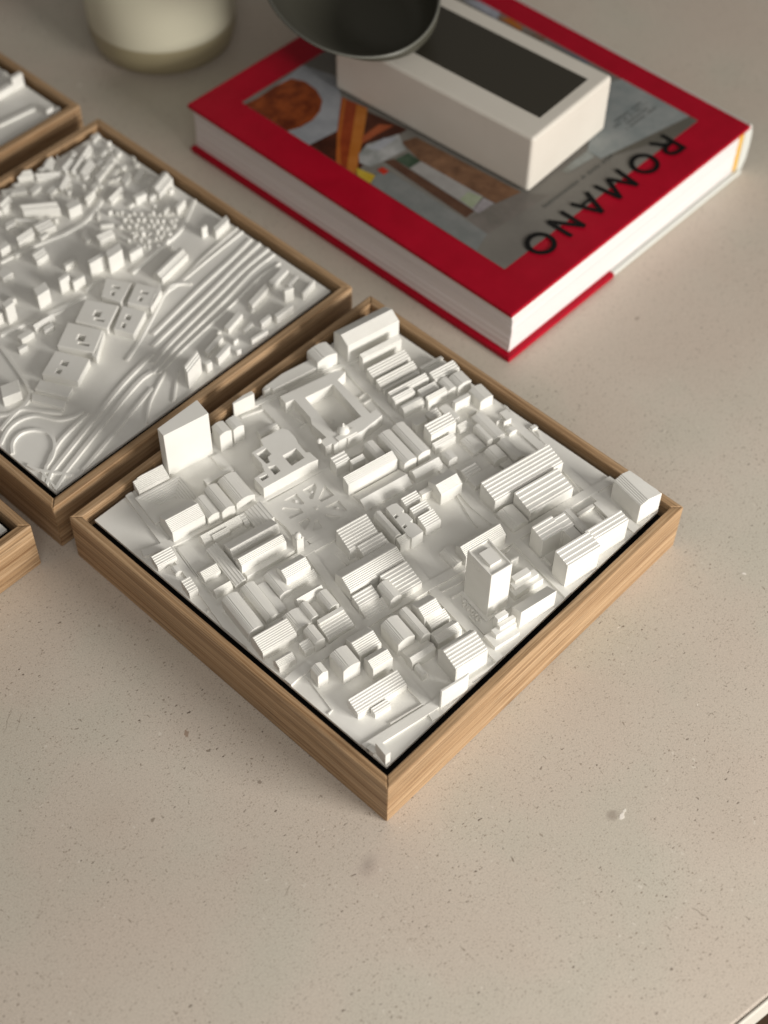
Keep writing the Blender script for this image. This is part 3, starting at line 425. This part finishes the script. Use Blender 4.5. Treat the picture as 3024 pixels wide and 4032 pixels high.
    for x, y, rx, ry, ang, soft, amt, c_ in (
        (-.0754, .1375, .0065, .0045, 30, .9, .45, (.26, .23, .20)), (-.0758, .1355, .012, .008, 10, 1, .18, (.45, .33, .30)),
        (.0205, .0945, .0035, .0028, 0, .6, .6, (.28, .23, .19)), (.0238, .0918, .0022, .0011, 40, .4, .9, (.85, .80, .73)), (.0262, .0932, .0013, .0007, 10, .4, .8, (.82, .78, .70)),
        (-.1025, .2337, .0023, .0012, 70, .25, .75, (.30, .20, .14)), (-.0903, .1952, .0013, .0009, 70, .3, .7, (.24, .19, .15)), (-.1357, .2073, .0012, .0008, 20, .3, .7, (.2, .16, .12)),
        (.0203, .041, .0045, .0004, 105, .5, .6, (.22, .18, .14)), (-.162, .285, .0075, .00035, 48, .5, .55, (.22, .18, .14)), (-.158, .282, .0055, .0003, 50, .5, .5, (.22, .18, .14)),
        (.2278, .3057, .0022, .0012, 0, .4, .6, (.25, .2, .16)), (.1548, .1511, .0012, .0008, 0, .4, .9, (.85, .8, .74)), (.0476, .1657, .009, .006, 20, 1, .2, (.36, .29, .22)),
        (-.0315, .2985, .0008, .0007, 0, .3, .8, (.12, .1, .08)), (-.118, .17, .012, .009, 0, 1, .16, (.46, .33, .29)), (-.15, .22, .018, .012, 30, 1, .14, (.44, .35, .27)), (.06, .06, .02, .012, 60, 1, .10, (.40, .35, .28)),
        (-.045, .168, .0011, .0008, 0, .3, .8, (.13, .1, .08)), (-.108, .148, .0035, .0004, 20, .5, .5, (.2, .16, .12))):
        k_ = mark(x, y, rx, ry, ang, soft); base = t.mix(t.math('MULTIPLY', k_, amt), base, c_)
        if c_[0] > .8: chips = k_ if chips is None else t.math('ADD', chips, k_)
    t.link(base, t.b.inputs['Base Color'])
    hgt = t.math('SUBTRACT', t.math('MULTIPLY', grain.outputs['Fac'], .35), t.math('ADD', t.math('MULTIPLY', s2, .8), s3))
    hgt = t.math('ADD', hgt, t.math('ADD', t.math('MULTIPLY', s5, .7), chips))
    t.bump(hgt, .3, .0004)
    return m

WHITE = make_plaster()
OAKS = [make_wood('oak_wood', (.215, .115, .052), (.385, .24, .126), (.53, .36, .212), s) for s in (1.1, 5.3, 9.7, 14.2)]
STONE = make_stone()
BLACK = mat('black_backing', (.006, .006, .006), .7, .2)
NEUTRAL = mat('edge_band', (.72, .68, .6), .4)

# ------------------------------------------------------------------ table and floor
ta = R(-10)
edge = Vector((0.0312, -0.1559))
table = thing('table', 'pale beige speckled stone table the frames and the book rest on', 'table', (edge.x, edge.y, -0.74), ta)
bm = bmesh.new(); box(bm, -.75, 0, .715, .85, 1.15, .74)
obj('tabletop', bm, STONE, table, bevel=.0015, seg=3)
bm = bmesh.new(); box(bm, -.75, -.0014, .7165, .85, -.0001, .7402)
obj('edge_band', bm, NEUTRAL, table, bevel=.0004, seg=2)
legm = mat('table_leg', (.09, .06, .04), .5)
for lx, ly in ((-.68, .07), (.78, .07), (-.68, 1.08), (.78, 1.08)):
    bm = bmesh.new(); box(bm, lx-.03, ly-.03, 0, lx+.03, ly+.03, .715)
    obj('leg', bm, legm, table, bevel=.003)
bm = bmesh.new(); box(bm, -2.5, -2.5, -.78, 3, 3, -.742)
fl = obj('floor', bm, make_wood('floor_wood', (.05, .028, .014), (.09, .052, .028), (.13, .08, .045), 3.0)); fl['kind'] = 'structure'

# ------------------------------------------------------------------ frames
S, H, RW = 200.0, 29.75, 4.4
LO, HI = 8.1, 191.9
ZT = 27.0
def make_frame(root, oaks):
    fr = []
    for k, (ox, oy, rz) in enumerate(((0, 0, 0), (S, 0, 90), (S, S, 180), (0, S, 270))):
        bm = bmesh.new()
        P = [(0, 0), (S, 0), (S-RW, RW), (RW, RW)]
        prism(bm, P, 0, H)
        # tiny gap at the mitres
        for v in bm.verts:
            v.co.x += .03 if v.co.x < S/2 else -.03
        to_m(bm)
        o = obj('frame_rail', bm, oaks[k % len(oaks)], root, bevel=.0006, seg=2, loc=(ox*MM, oy*MM, 0), rotz=R(rz))
        fr.append(o)
    bm = bmesh.new(); box(bm, RW+.05, RW+.05, 3, S-RW-.05, S-RW-.05, 19.5); box(bm, LO+5, LO+5, 19.6, HI-5, HI-5, 25.45); to_m(bm)
    obj('backing_board', bm, BLACK, root)

def tile_base(root, relief=None, rot=0):
    """printed slab; raised streets and kerbs are relief inside the same mesh"""
    bm = bmesh.new()
    if relief:
        relief(bm); xf(bm, rot); clip(bm, LO+.04, HI-.04)
        for v in bm.verts: v.co.z += ZT
    box(bm, LO, LO, 25.5, HI, HI, ZT); to_m(bm)
    return obj('city_tile', bm, WHITE, root, bevel=.00012)

def bpart(name, bm, parent, rot, bev=.00012, seg=1):
    xf(bm, rot); clip(bm, LO+.04, HI-.04)
    if not bm.verts: bm.free(); return None
    to_m(bm, ZT)
    return obj(name, bm, WHITE, parent, bevel=bev, seg=seg)

main = thing('framed_city_model', 'oak framed white city model in front, its towers rising above the rim', 'framed model', (0, 0, 0), 0, 'framed white city models on the table')
make_frame(main, OAKS)
ROT = R(-11)
def streets(bm):
    for k, (pts, w) in enumerate(STREETS):
        ribbon(bm, pts, w*(1.35 if w > 2.5 else 1), .95 + .03*k, .16)
    for k, (pts, w) in enumerate(LANES):
        ribbon(bm, pts, w, .6 + .012*k, .15)
tile = tile_base(main, streets, ROT)
# park
bm = bmesh.new()
prism(bm, PARK['outer'], -.3, .92, PARK['pits'])
for d in PARK['domes']:
    lathe(bm, [(.95*math.cos(R(a)), -.1 + 1.0*math.sin(R(a))) for a in (0, 20, 40, 60, 80)], 14, d)
cx = sum(p[0] for p in PARK['outer'])/4; cy = sum(p[1] for p in PARK['outer'])/4
box(bm, cx-.6, cy-.6, .3, cx+.6, cy+.6, 1.3)
bpart('park', bm, tile, ROT, .0001)
# stepped sunken court behind the tall block
bm = bmesh.new()
for i in range(7):
    a = i*1.15
    o = [(-8+a, 170.5+a), (16.5-a, 170.5+a), (16.5-a, 188.6-a), (-8+a, 188.6-a)]
    b = a+1.15
    hh = [(-8+b, 170.5+b), (16.5-b, 170.5+b), (16.5-b, 188.6-b), (-8+b, 188.6-b)]
    prism(bm, o, -.3, 2.7-.36*i, [hh])
bpart('stepped_court', bm, tile, ROT, .00008)

big = sorted(CITY, key=lambda k: -max((e[2]-e[0])*(e[3]-e[1]) + 6*e[4] for e in CITY[k]))
NSEP = 88
small_bm = bmesh.new()
for rank, key in enumerate(big):
    bm = bmesh.new() if rank < NSEP else small_bm
    for e in CITY[key]:
        roof_block(bm, *e)
    if key == 'tower':
        u0, v0, u1, v1, h = CITY[key][0][:5]
        # parapet lip and penthouse
        prism(bm, [(u0, v0), (u1, v0), (u1, v1), (u0, v1)], h-.2, h+.75, [[(u0+.7, v0+.7), (u1-.7, v0+.7), (u1-.7, v1-.7), (u0+.7, v1-.7)]])
        box(bm, u0+2.6, v0+4.2, h, u1-2.6, v1-4.4, h+1.5)
        for i in range(8):
            box(bm, u0-.18, v1-3-i*.9, h-4-.7*(i % 3), u0+.3, v1-2.5-i*.9, h-3.2-.7*(i % 3))
        box(bm, u0-1.5, v0-1.5, -.3, u1+1, v1+1.2, .9)
        for i in range(9):
            a = v0+1.5*i; box(bm, u0-3.6-(i % 2), a, -.3, u0-2.2-(i % 2), a+1, 1.2+.4*(i % 3))
    if key == 'church':
        c = (38.0, 121.6)
        box(bm, 36.2, 119.6, -.3, 39.8, 123.6, 10.5)
        lathe(bm, [(1.7, 10.2), (1.7, 11.6)] + [(1.6*math.cos(R(a)), 11.6+1.7*math.sin(R(a))) for a in (10, 30, 50, 70, 85)], 16, c)
        for q in range(4): box(bm, 36.1+(q % 2)*3, 119.5+(q//2)*3.3, 10.4, 36.9+(q % 2)*3, 120.3+(q//2)*3.3, 11.4)
    if rank < NSEP:
        nm = {'tower': 'tower', 'church': 'church', 'block': 'tower_block'}.get(key, 'building')
        bpart(nm, bm, tile, ROT)
o = bpart('small_building', small_bm, tile, ROT)
if o: o['kind'] = 'stuff'
for name, outer, holes, h in POLYS:
    bm = bmesh.new(); prism(bm, outer, -.4, h, holes)
    if name == 'palace':
        c = (91.6, 163.2)
        lathe(bm, [(3.1, h-.3), (3.0, h+1)] + [(2.9*math.cos(R(a)), h+1+2.6*math.sin(R(a))) for a in (12, 28, 45, 62, 76)] + [(.55, h+3.6), (.5, h+5.4), (.1, h+5.8)], 22, c)
        box(bm, 86, 158.7, -.3, 96.5, 162, h+.5)
        lathe(bm, [(1.7, -.1), (1.7, .5), (1.2, .5), (1.2, .9)], 18, (94, 177))
    elif name == 'civic':
        lathe(bm, [(1.2, h-.3), (1.2, h+1)] + [(1.15*math.cos(R(a)), h+1+1.2*math.sin(R(a))) for a in (20, 45, 70)], 12, (78.3, 163.9))
    bpart({'palace': 'palace', 'civic': 'civic_building'}.get(name, 'building'), bm, tile, ROT)

# ------------------------------------------------------------------ second frame : railway quarter
A2 = 0.00918
f2 = thing('framed_city_model', 'oak framed white city model with long railway tracks, behind the front frame', 'framed model', (-.00212, .20900, 0), A2, 'framed white city models on the table')
make_frame(f2, [OAKS[2], OAKS[1], OAKS[3], OAKS[0]])
def rails(bm):
    for k, (P, w) in enumerate(F2R):
        ribbon(bm, curve_pts(P), w, .75+.02*k, .5)
tile2 = tile_base(f2, rails)
def para(bm, B, U, V, h, kind):
    B, U, V = Vector(B), Vector(U), Vector(V)
    g = random.uniform(-.04, .04)
    if kind == 'f' or h < 2:
        P = [B, B+U, B+U+V, B+V]; prism(bm, [tuple(p) for p in P], -.3, h+g)
    else:
        dh = 1.4
        prof = [(0, 0), (.25, 0), (.25, dh*.4), (.42, dh*.4), (.42, dh), (.7, dh), (.7, dh*.5), (.88, dh*.5), (.88, 0), (1, 0)] if kind == 'g' else [(0, 0), (.3, 0), (.3, dh*.35), (.6, dh*.35), (.6, dh*.7), (1, dh*.7)]
        ring = [(0, -h-.3)] + prof + [(1, -h-.3)]
        A = []; C = []
        for t, z in ring:
            p = B+V*t; q = p+U
            A.append(bm.verts.new((p.x, p.y, h+g+z))); C.append(bm.verts.new((q.x, q.y, h+g+z)))
        for i in range(len(ring)):
            k = (i+1) % len(ring); bm.faces.new((A[i], A[k], C[k], C[i]))
        bm.faces.new(A); bm.faces.new(C[::-1])
for B, U, V, h, kind in F2B:
    bm = bmesh.new(); para(bm, B, U, V, h*1.22, kind)
    bpart('building', bm, tile2, 0, .0003, 2)
for P, h in F2P:
    bm = bmesh.new(); holes = []
    V = [Vector(p) for p in P]
    if len(P) == 4 and h > 4.1:      # small light wells, each with a raised kerb
        for a_, b_, wa, wb in random.choice((((.3, .3, .22, .2), (.3, .66, .16, .2)), ((.42, .38, .2, .25), (.5, .68, .3, .1)), ((.35, .3, .3, .12), (.4, .6, .15, .2)))):
            q = []
            for s_, t_ in ((a_, b_), (a_+wa, b_), (a_+wa, b_+wb), (a_, b_+wb)):
                p_ = (V[0]*(1-s_)+V[1]*s_)*(1-t_) + (V[3]*(1-s_)+V[2]*s_)*t_; q.append((p_.x, p_.y))
            holes.append(q)
    prism(bm, P, -.3, h, holes)
    bpart('platform_building', bm, tile2, 0, .0003, 2)
bm = bmesh.new()
for x, y in F2H:
    w, d, h = random.uniform(1.2, 2.4), random.uniform(1.2, 2.2), random.uniform(1.6, 3)
    a = random.uniform(-.2, .5); c, s = math.cos(a), math.sin(a)
    x += random.uniform(-.8, .8); y += random.uniform(-.8, .8)
    prism(bm, [(x+px*c-py*s, y+px*s+py*c) for px, py in ((-w/2, -d/2), (w/2, -d/2), (w/2, d/2), (-w/2, d/2))], -.3, h)
for i in range(70):   # loose low houses in the far corner quarter
    x, y = random.uniform(118, 190), random.uniform(120, 190)
    if x < 150 and y < 150: continue
    w, d, h = random.uniform(1.4, 4), random.uniform(1.2, 2.8), random.uniform(1.2, 3.4)
    prism(bm, [(x, y), (x+w, y+.2), (x+w-.2, y+d), (x-.2, y+d)], -.3, h)
for i in range(60):
    x, y = random.uniform(12, 115), random.uniform(140, 190)
    w, d, h = random.uniform(2, 6), random.uniform(1.6, 3), random.uniform(1.5, 4.2)
    prism(bm, [(x, y), (x+w, y+.3), (x+w-.2, y+d), (x-.2, y+d)], -.3, h)
o = bpart('small_house', bm, tile2, 0, .0003, 2); o['kind'] = 'stuff'

# third frame (far left) and fourth frame (left edge)
f3 = thing('framed_city_model', 'oak framed white city model cut off at top left, farthest from the front', 'framed model', (-.0039, .42500, 0), A2, 'framed white city models on the table')
make_frame(f3, [OAKS[1], OAKS[3], OAKS[0], OAKS[2]])
tile3 = tile_base(f3)
for B, U, V, h, kind in F3B:
    bm = bmesh.new(); para(bm, B, U, V, h, kind)
    bpart('building', bm, tile3, 0, .0003, 2)
for i in range(26):
    bm = bmesh.new()
    x, y = random.uniform(15, 150), random.uniform(20, 180)
    w, d = random.uniform(5, 14), random.uniform(3, 7)
    roof_block(bm, x, y, x+w, y+d, random.uniform(2, 7), 'u', 'm', 1.2, 3, .5)
    if x > 110 and y < 60: bm.free(); continue
    bpart('building', bm, tile3, R(2), .0003, 2)
f4 = thing('framed_city_model', 'oak framed white city model at the left edge, only its wooden corner in view', 'framed model', (-.2149, .2078, 0), .004, 'framed white city models on the table')
make_frame(f4, [OAKS[3], OAKS[0], OAKS[2], OAKS[1]])
tile4 = tile_base(f4)
for i in range(30):
    x, y = random.uniform(15, 165), random.uniform(15, 175)
    w, d = random.uniform(5, 16), random.uniform(4, 9)
    if x > 140 and y < 40: continue
    bm = bmesh.new()
    roof_block(bm, x, y, x+w, y+d, random.uniform(2, 8), 'u', 'm', 1.5, 4, .5)
    bpart('building', bm, tile4, R(-5), .0002)

# ------------------------------------------------------------------ book
RED = mat('red_cover', (.26, .003, .014), .5, .18)
t = NT(RED); n = t.noise(t.coord(), 60, 3); t.link(t.ramp(n.outputs['Fac'], [(.3, (.34, .0012, .014)), (.7, (.40, .002, .018))]), t.b.inputs['Base Color'])
PAGES = mat('page_edges', (.8, .76, .75), .8, .2)
t = NT(PAGES); n = t.noise(t.coord((3, 3, 2200)), 1, 3, .7)
t.link(t.ramp(n.outputs['Fac'], [(.3, (.62, .56, .55)), (.6, (.84, .80, .79))]), t.b.inputs['Base Color']); t.bump(n.outputs['Fac'], .5, .0004)
BOARD = mat('board_white', (.62, .63, .59), .6)
book = thing('book', 'thick red hardcover cookbook with food photo and black ROMANO lettering, white page edges', 'book', (.2365, .1358, 0))
BX, BY = 236.5, 135.8
def bk(bm, name, m, parent=book, **kw):
    for v in bm.verts: v.co.x -= BX; v.co.y -= BY
    to_m(bm); return obj(name, bm, m, parent, **kw)
bm = bmesh.new(); box(bm, 236.5, 135.8, 30.7, 447, 380, 33.3)
cover = bk(bm, 'front_cover', [RED], bevel=.0006, seg=2)
bm = bmesh.new(); box(bm, 235.6, 133.8, 0, 325, 380, 3.3)
box(bm, 325, 134.4, 0, 446, 379.6, 2.8, 1)
bk(bm, 'back_cover', [RED, BOARD], bevel=.0006, seg=2)
bm = bmesh.new()
NP = 24
for i in range(NP):
    z0, z1 = 3.35+i*(27.3/NP), 3.35+(i+1)*(27.3/NP)-.05
    j = random.uniform(-.25, .25); k = i/(NP-1); bow = 1.3*math.sin(math.pi*k)
    box(bm, 239.3+bow*.6+j, 137.3+random.uniform(-.22, .12), z0, 439.6, 378.6+j, z1)
bk(bm, 'page_block', PAGES)
bm = bmesh.new(); box(bm, 439.7, 136.9, 3.4, 443.2, 378, 30.5)
bk(bm, 'headband', mat('mustard_cloth', (.72, .42, .06), .7))
bm = bmesh.new()
prism(bm, [(443.3, 0), (449, 1.2), (451.5, 8), (452, 17), (451.5, 26), (449, 32.6), (446.9, 33.6), (446.9, 30.4), (443.3, 30.4)], 0, 1)
for v in bm.verts:
    x, z, y = v.co.x, v.co.y, v.co.z
    v.co = Vector((x, 136.2 if y < .5 else 379.6, z))
bk(bm, 'spine', BOARD, bevel=.0005, seg=2)
# printed photograph on the cover (flat print, one mesh)
def pm(name, c, c2=None, sc_=120, rough=.4, stretch=(1, 1, 1)):
    m = mat(name, c, rough, .22)
    if c2:
        t = NT(m); n = t.noise(t.coord(stretch), sc_, 4, .6)
        t.link(t.ramp(n.outputs['Fac'], [(.35, c), (.65, c2)]), t.b.inputs['Base Color'])
    return m
PIECE = {
 'cloth': ((.16, .17, .165), (.20, .205, .2)), 'plate': ((.24, .25, .27), (.30, .31, .33)), 'sauce': ((.10, .016, .004), (.25, .055, .012)),
 'dark1': ((.035, .010, .006), (.07, .02, .01)), 'sticks': ((.20, .03, .008), (.28, .05, .012)), 'stick1': ((.36, .115, .015), (.42, .15, .03)),
 'stick2': ((.32, .09, .015), (.38, .10, .02)), 'stick3': ((.25, .055, .02), (.32, .08, .03)), 'paper': ((.22, .23, .22), (.40, .40, .40)),
 'paper2': ((.30, .31, .34), (.36, .37, .40)), 'yellow': ((.42, .28, .02), (.5, .36, .05)), 'wood': ((.10, .05, .028), (.21, .11, .06)),
 'slat': ((.075, .035, .022), (.10, .05, .03)), 'strip': ((.26, .25, .24), (.31, .30, .29)), 'green': ((.02, .04, .022), (.06, .09, .06)),
 'label': ((.24, .28, .18), (.30, .33, .24)), 'napkin': ((.22, .20, .21), (.35, .33, .34)), 'red': ((.42, .03, .015), (.42, .03, .015)),
 'table': ((.13, .12, .105), (.17, .15, .135)), 'card': ((.20, .225, .225), (.27, .285, .28)), 'darkstrip': ((.10, .095, .08), (.12, .11, .09)),
 'strokes': ((.25, .27, .26), (.17, .17, .15)), 'orangeR': ((.32, .10, .01), (.36, .12, .02)), 'brownR': ((.2, .09, .04), (.12, .05, .02)),
 'blueR': ((.10, .13, .17), (.12, .15, .18)), 'greyR': ((.32, .33, .38), (.25, .26, .3))}
GROUND = pm('print_ground', (.15, .14, .125), (.185, .175, .155), 25)
mats = [GROUND]; bm = bmesh.new()
def sheet(bm, P, z, mi):
    vs = [bm.verts.new((p[0], p[1], z)) for p in P]
    f = bm.faces.new(vs); f.material_index = mi
    if f.normal.z < 0: f.normal_flip()
sheet(bm, [(259.6, 160.3), (429.3, 160.3), (429.3, 358.6), (259.6, 358.6)], 33.34, 0)
order = ['table', 'plate', 'sauce', 'dark1', 'sticks', 'stick1', 'stick2', 'stick3', 'wood', 'slat', 'strip', 'green', 'label', 'napkin', 'paper', 'paper2', 'yellow', 'cloth', 'red', 'darkstrip', 'card', 'strokes', 'orangeR', 'brownR', 'blueR', 'greyR']
for k, nm in enumerate(order):
    c1, c2 = PIECE[nm]; mats.append(pm('print_' + nm, c1, c2, 90 if nm != 'sauce' else 160))
    P = [(min(max(x, 259.7), 429.2), min(max(y, 160.4), 358.5)) for x, y in PICT[nm]]
    sheet(bm, P, 33.36+.012*k, k+1)
ink = mat('grey_ink', (.05, .055, .05), .5); mats.append(ink); ii = len(mats)-1
rr = random.Random(3)
def textline(x0, x1, y, hgt, z):
    x = x0
    while x > x1:
        w = rr.uniform(.5, 1.2); sheet(bm, [(x-w, y-hgt*rr.uniform(.4, .5)), (x, y-hgt*.5), (x, y+hgt*.5), (x-w, y+hgt*rr.uniform(.4, .5))], z, ii)
        x -= w + (rr.uniform(.3, .5) if rr.random() > .16 else 2.2)
textline(371, 309, 176.3, 1.3, 33.8)
for yy, xa, xb in ((193.5, 419, 395), (190.6, 421, 391), (187.6, 418, 396), (184.6, 421.5, 394)): textline(xa, xb, yy, .9, 33.8)
for v in bm.verts: v.co.x -= BX; v.co.y -= BY
to_m(bm)
pic = obj('cover_picture', bm, mats, cover)
# lettering ROMANO, read from the far side (letters point towards the near edge)
bm = bmesh.new(); ZL = 33.9
def stroke(a, b, w=2.8):
    a, b = Vector(a), Vector(b); d = (b-a).normalized(); n = Vector((-d.y, d.x))*w/2
    prism(bm, [tuple(a+n), tuple(b+n), tuple(b-n), tuple(a-n)], ZL + .003*rr.random(), ZL+.05+.02*rr.random())
def arc(cx, cy, rx, ry, a0, a1, w=2.8, n=40):
    closed = abs(a1-a0) >= 359.9
    pts = []
    for i in range(n + (0 if closed else 1)):
        a = R(a0+(a1-a0)*i/n); pts.append((math.cos(a), math.sin(a)))
    o = [bm.verts.new((cx+(rx)*c, cy+(ry)*s, ZL+.05)) for c, s in pts]
    q = [bm.verts.new((cx+(rx-w)*c, cy+(ry-w)*s, ZL+.05)) for c, s in pts]
    m = len(o)
    for i in range(m if closed else m-1):
        k = (i+1) % m; bm.faces.new((o[i], o[k], q[k], q[i]))
yt, yb = 150.6, 167.2   # letter tops are nearest the camera
stroke((403.9, yb), (403.9, yt)); arc(398.6, yt+4.7, 5.6, 4.7, -90, 90) if False else None
stroke((404.9, yt+1), (398, yt+1)); stroke((404.9, yt+8.6), (398, yt+8.6)); arc(398, yt+4.8, 5.6, 4.85, 90, 270)
stroke((399, yt+8.8), (393.2, yb))
arc(377.3, 158.9, 8.7, 8.5, 0, 360)
stroke((362.4, yb), (360.4, yt)); stroke((360.4, yt), (352.9, yb-1.5)); stroke((352.9, yb-1.5), (345.4, yt)); stroke((345.4, yt), (343.4, yb))
stroke((336.3, yb), (329.6, yt)); stroke((329.6, yt), (322.9, yb)); stroke((334.2, yb-5), (325, yb-5), 1.8)
stroke((314.3, yb), (314.3, yt)); stroke((314.3, yt), (303.2, yb)); stroke((303.2, yb), (303.2, yt))
arc(287.4, 158.9, 8.7, 8.5, 0, 360)
for v in bm.verts: v.co.x -= BX; v.co.y -= BY
to_m(bm)
obj('title_lettering', bm, mat('black_ink', (.004, .004, .004), .6, .15), cover)

# ------------------------------------------------------------------ box on the book
ba = R(3.1)
CREAM = mat('cream_shell', (.6, .55, .475), .45, .4)
t = NT(CREAM); n = t.noise(t.coord(), 30, 4); t.link(t.ramp(n.outputs['Fac'], [(.3, (.65, .61, .54)), (.7, (.69, .65, .58))]), t.b.inputs['Base Color'])
bxo = thing('box', 'off-white oblong box with a dark glossy panel on top, lying on the red book', 'box', (.3133, .1896, .03335), ba)
bm = bmesh.new(); box(bm, 0, 0, .62, 72.3, 139.5, 36.8); to_m(bm)
obj('box_body', bm, CREAM, bxo, bevel=.0022, seg=4)
bm = bmesh.new(); box(bm, 16.4, 8.3, 36.3, 60.8, 131, 36.95); to_m(bm)
obj('dark_panel', bm, mat('dark_glass', (.035, .031, .022), .3, .5), bxo, bevel=.0002)

# ------------------------------------------------------------------ dish on the box
dish = thing('dish', 'dark grey oval dish with rim painted paler as if catching light, standing on the off-white box', 'dish', (.335, .320, .0703))
DG = mat('dark_glaze', (.06, .058, .043), .42, .35)
def oval(cx, cy, a, b, z, n=72):
    maj = Vector((.56, .83)).normalized()
    mi = Vector((-.83, .56)).normalized()
    out = []
    for i in range(n):
        t_ = 2*math.pi*i/n; p = maj*a*math.cos(t_) + mi*b*math.sin(t_)
        out.append(((cx+p.x-335)*MM, (cy+p.y-320)*MM, (z-70.3)*MM))
    return out
AX, BXX = MAJ, MIN
prof_out = [(0, .34, .30), (.02, .44, .42), (.12, .56, .56), (.35, .70, .75), (.65, .86, .90), (1, 1, 1)]
zr = 100.0
def ring_at(s, k, off=0, dz=0):
    cx = 335+(DCX-335)*s; cy = 320+(DCY-320)*s
    return oval(cx, cy, AX*k-off, BXX*k-off, 70.4+(zr-70.4)*s+dz)
bm = bmesh.new(); rings = []
for s, k, _ in prof_out: rings.append(ring_at(s, k))
for s, k, _ in reversed(prof_out): rings.append(ring_at(s, k, 1.8, 0 if s == 1 else 2.0))
vr = [[bm.verts.new(p) for p in r] for r in rings]
for a, b in zip(vr, vr[1:]):
    for i in range(len(a)):
        k = (i+1) % len(a); bm.faces.new((a[i], a[k], b[k], b[i]))
bm.faces.new(vr[0][::-1]); bm.faces.new(vr[-1])
obj('dish_body', bm, DG, dish, smooth=True)
bm = bmesh.new()
path = ring_at(1, 1, .9)
n = len(path); rv = []
for i, p in enumerate(path):
    q = Vector(path[(i+1) % n]) - Vector(path[i-1]); q.normalize(); side = Vector((-q.y, q.x, 0))
    rv.append([bm.verts.new(Vector(p) + side*.0008*math.cos(a) + Vector((0, 0, .0008*math.sin(a)+.0002))) for a in [2*math.pi*j/10 for j in range(10)]])
for i in range(n):
    a, b = rv[i], rv[(i+1) % n]
    for j in range(10): bm.faces.new((a[j], a[(j+1) % 10], b[(j+1) % 10], b[j]))
obj('rim', bm, mat('rim_lit_grey', (.14, .14, .12), .4), dish, smooth=True)  # paler grey stands in for light caught along the rim edge

# ------------------------------------------------------------------ vase
vase = thing('vase', 'round cream ceramic pot standing behind the frames, cut off by the top of the picture', 'pot', (.3005, .4760, 0))
bm = bmesh.new()
pr = [(38, 0), (41.5, .8), (43.5, 3), (44.6, 7), (46.2, 12), (46.4, 20), (46.9, 21.5), (47, 40), (47, 96), (44.6, 99), (43.4, 100), (42, 99), (41.4, 96), (41.4, 12), (38, 8), (10, 7.5), (1, 7.5)]
lathe(bm, [(r, z) for r, z in pr], 96)
for f in bm.faces:
    if max(v.co.z for v in f.verts) < 20.5 and sum((v.co.x**2+v.co.y**2)**.5 for v in f.verts)/len(f.verts) > 42: f.material_index = 1
to_m(bm)
POT = [mat('cream_ceramic', (.66, .63, .49), .35, .5), mat('olive_glaze', (.40, .35, .22), .3, .5)]
obj('pot_body', bm, POT, vase, smooth=True)

# ------------------------------------------------------------------ light
w = bpy.data.worlds.new('World'); sc.world = w; w.use_nodes = True
bg = w.node_tree.nodes['Background']; bg.inputs['Color'].default_value = (1.0, .93, .84, 1); bg.inputs['Strength'].default_value = WORLD
def area(name, aim, az, el, dist, sx, sy, power, c):
    L = bpy.data.lights.new(name, 'AREA'); L.shape = 'RECTANGLE'; L.size = sx; L.size_y = sy; L.energy = power; L.color = c
    o = bpy.data.objects.new(name, L); col.objects.link(o)
    d = Vector((math.sin(R(az))*math.cos(R(el)), -math.cos(R(az))*math.cos(R(el)), math.sin(R(el))))
    o.location = Vector(aim) + d*dist
    o.rotation_euler = (-d).to_track_quat('-Z', 'Y').to_euler()
    return o
area('window_light', (.12, .12, .0), *KEY)
area('fill_light', (.06, .03, .0), *FILL)  # added soft fill lamp, lifts tops and left faces near the front

# ------------------------------------------------------------------ camera
cam = bpy.data.cameras.new('Camera'); co = bpy.data.objects.new('Camera', cam); col.objects.link(co)
co.location = (-.217139, -.193138, .588785); co.rotation_euler = (.657634, -.012256, -.815283)
cam.sensor_width = 36; cam.lens = 36*6051.55/4032; cam.clip_start = .01; cam.clip_end = 20
cam.dof.use_dof = True; cam.dof.focus_distance = FOCUS; cam.dof.aperture_fstop = FSTOP; cam.dof.aperture_blades = 0
sc.camera = co
vs = sc.view_settings
vs.view_transform = 'Standard'; vs.look = 'None'; vs.gamma = 1; vs.use_curve_mapping = False; vs.exposure = 0
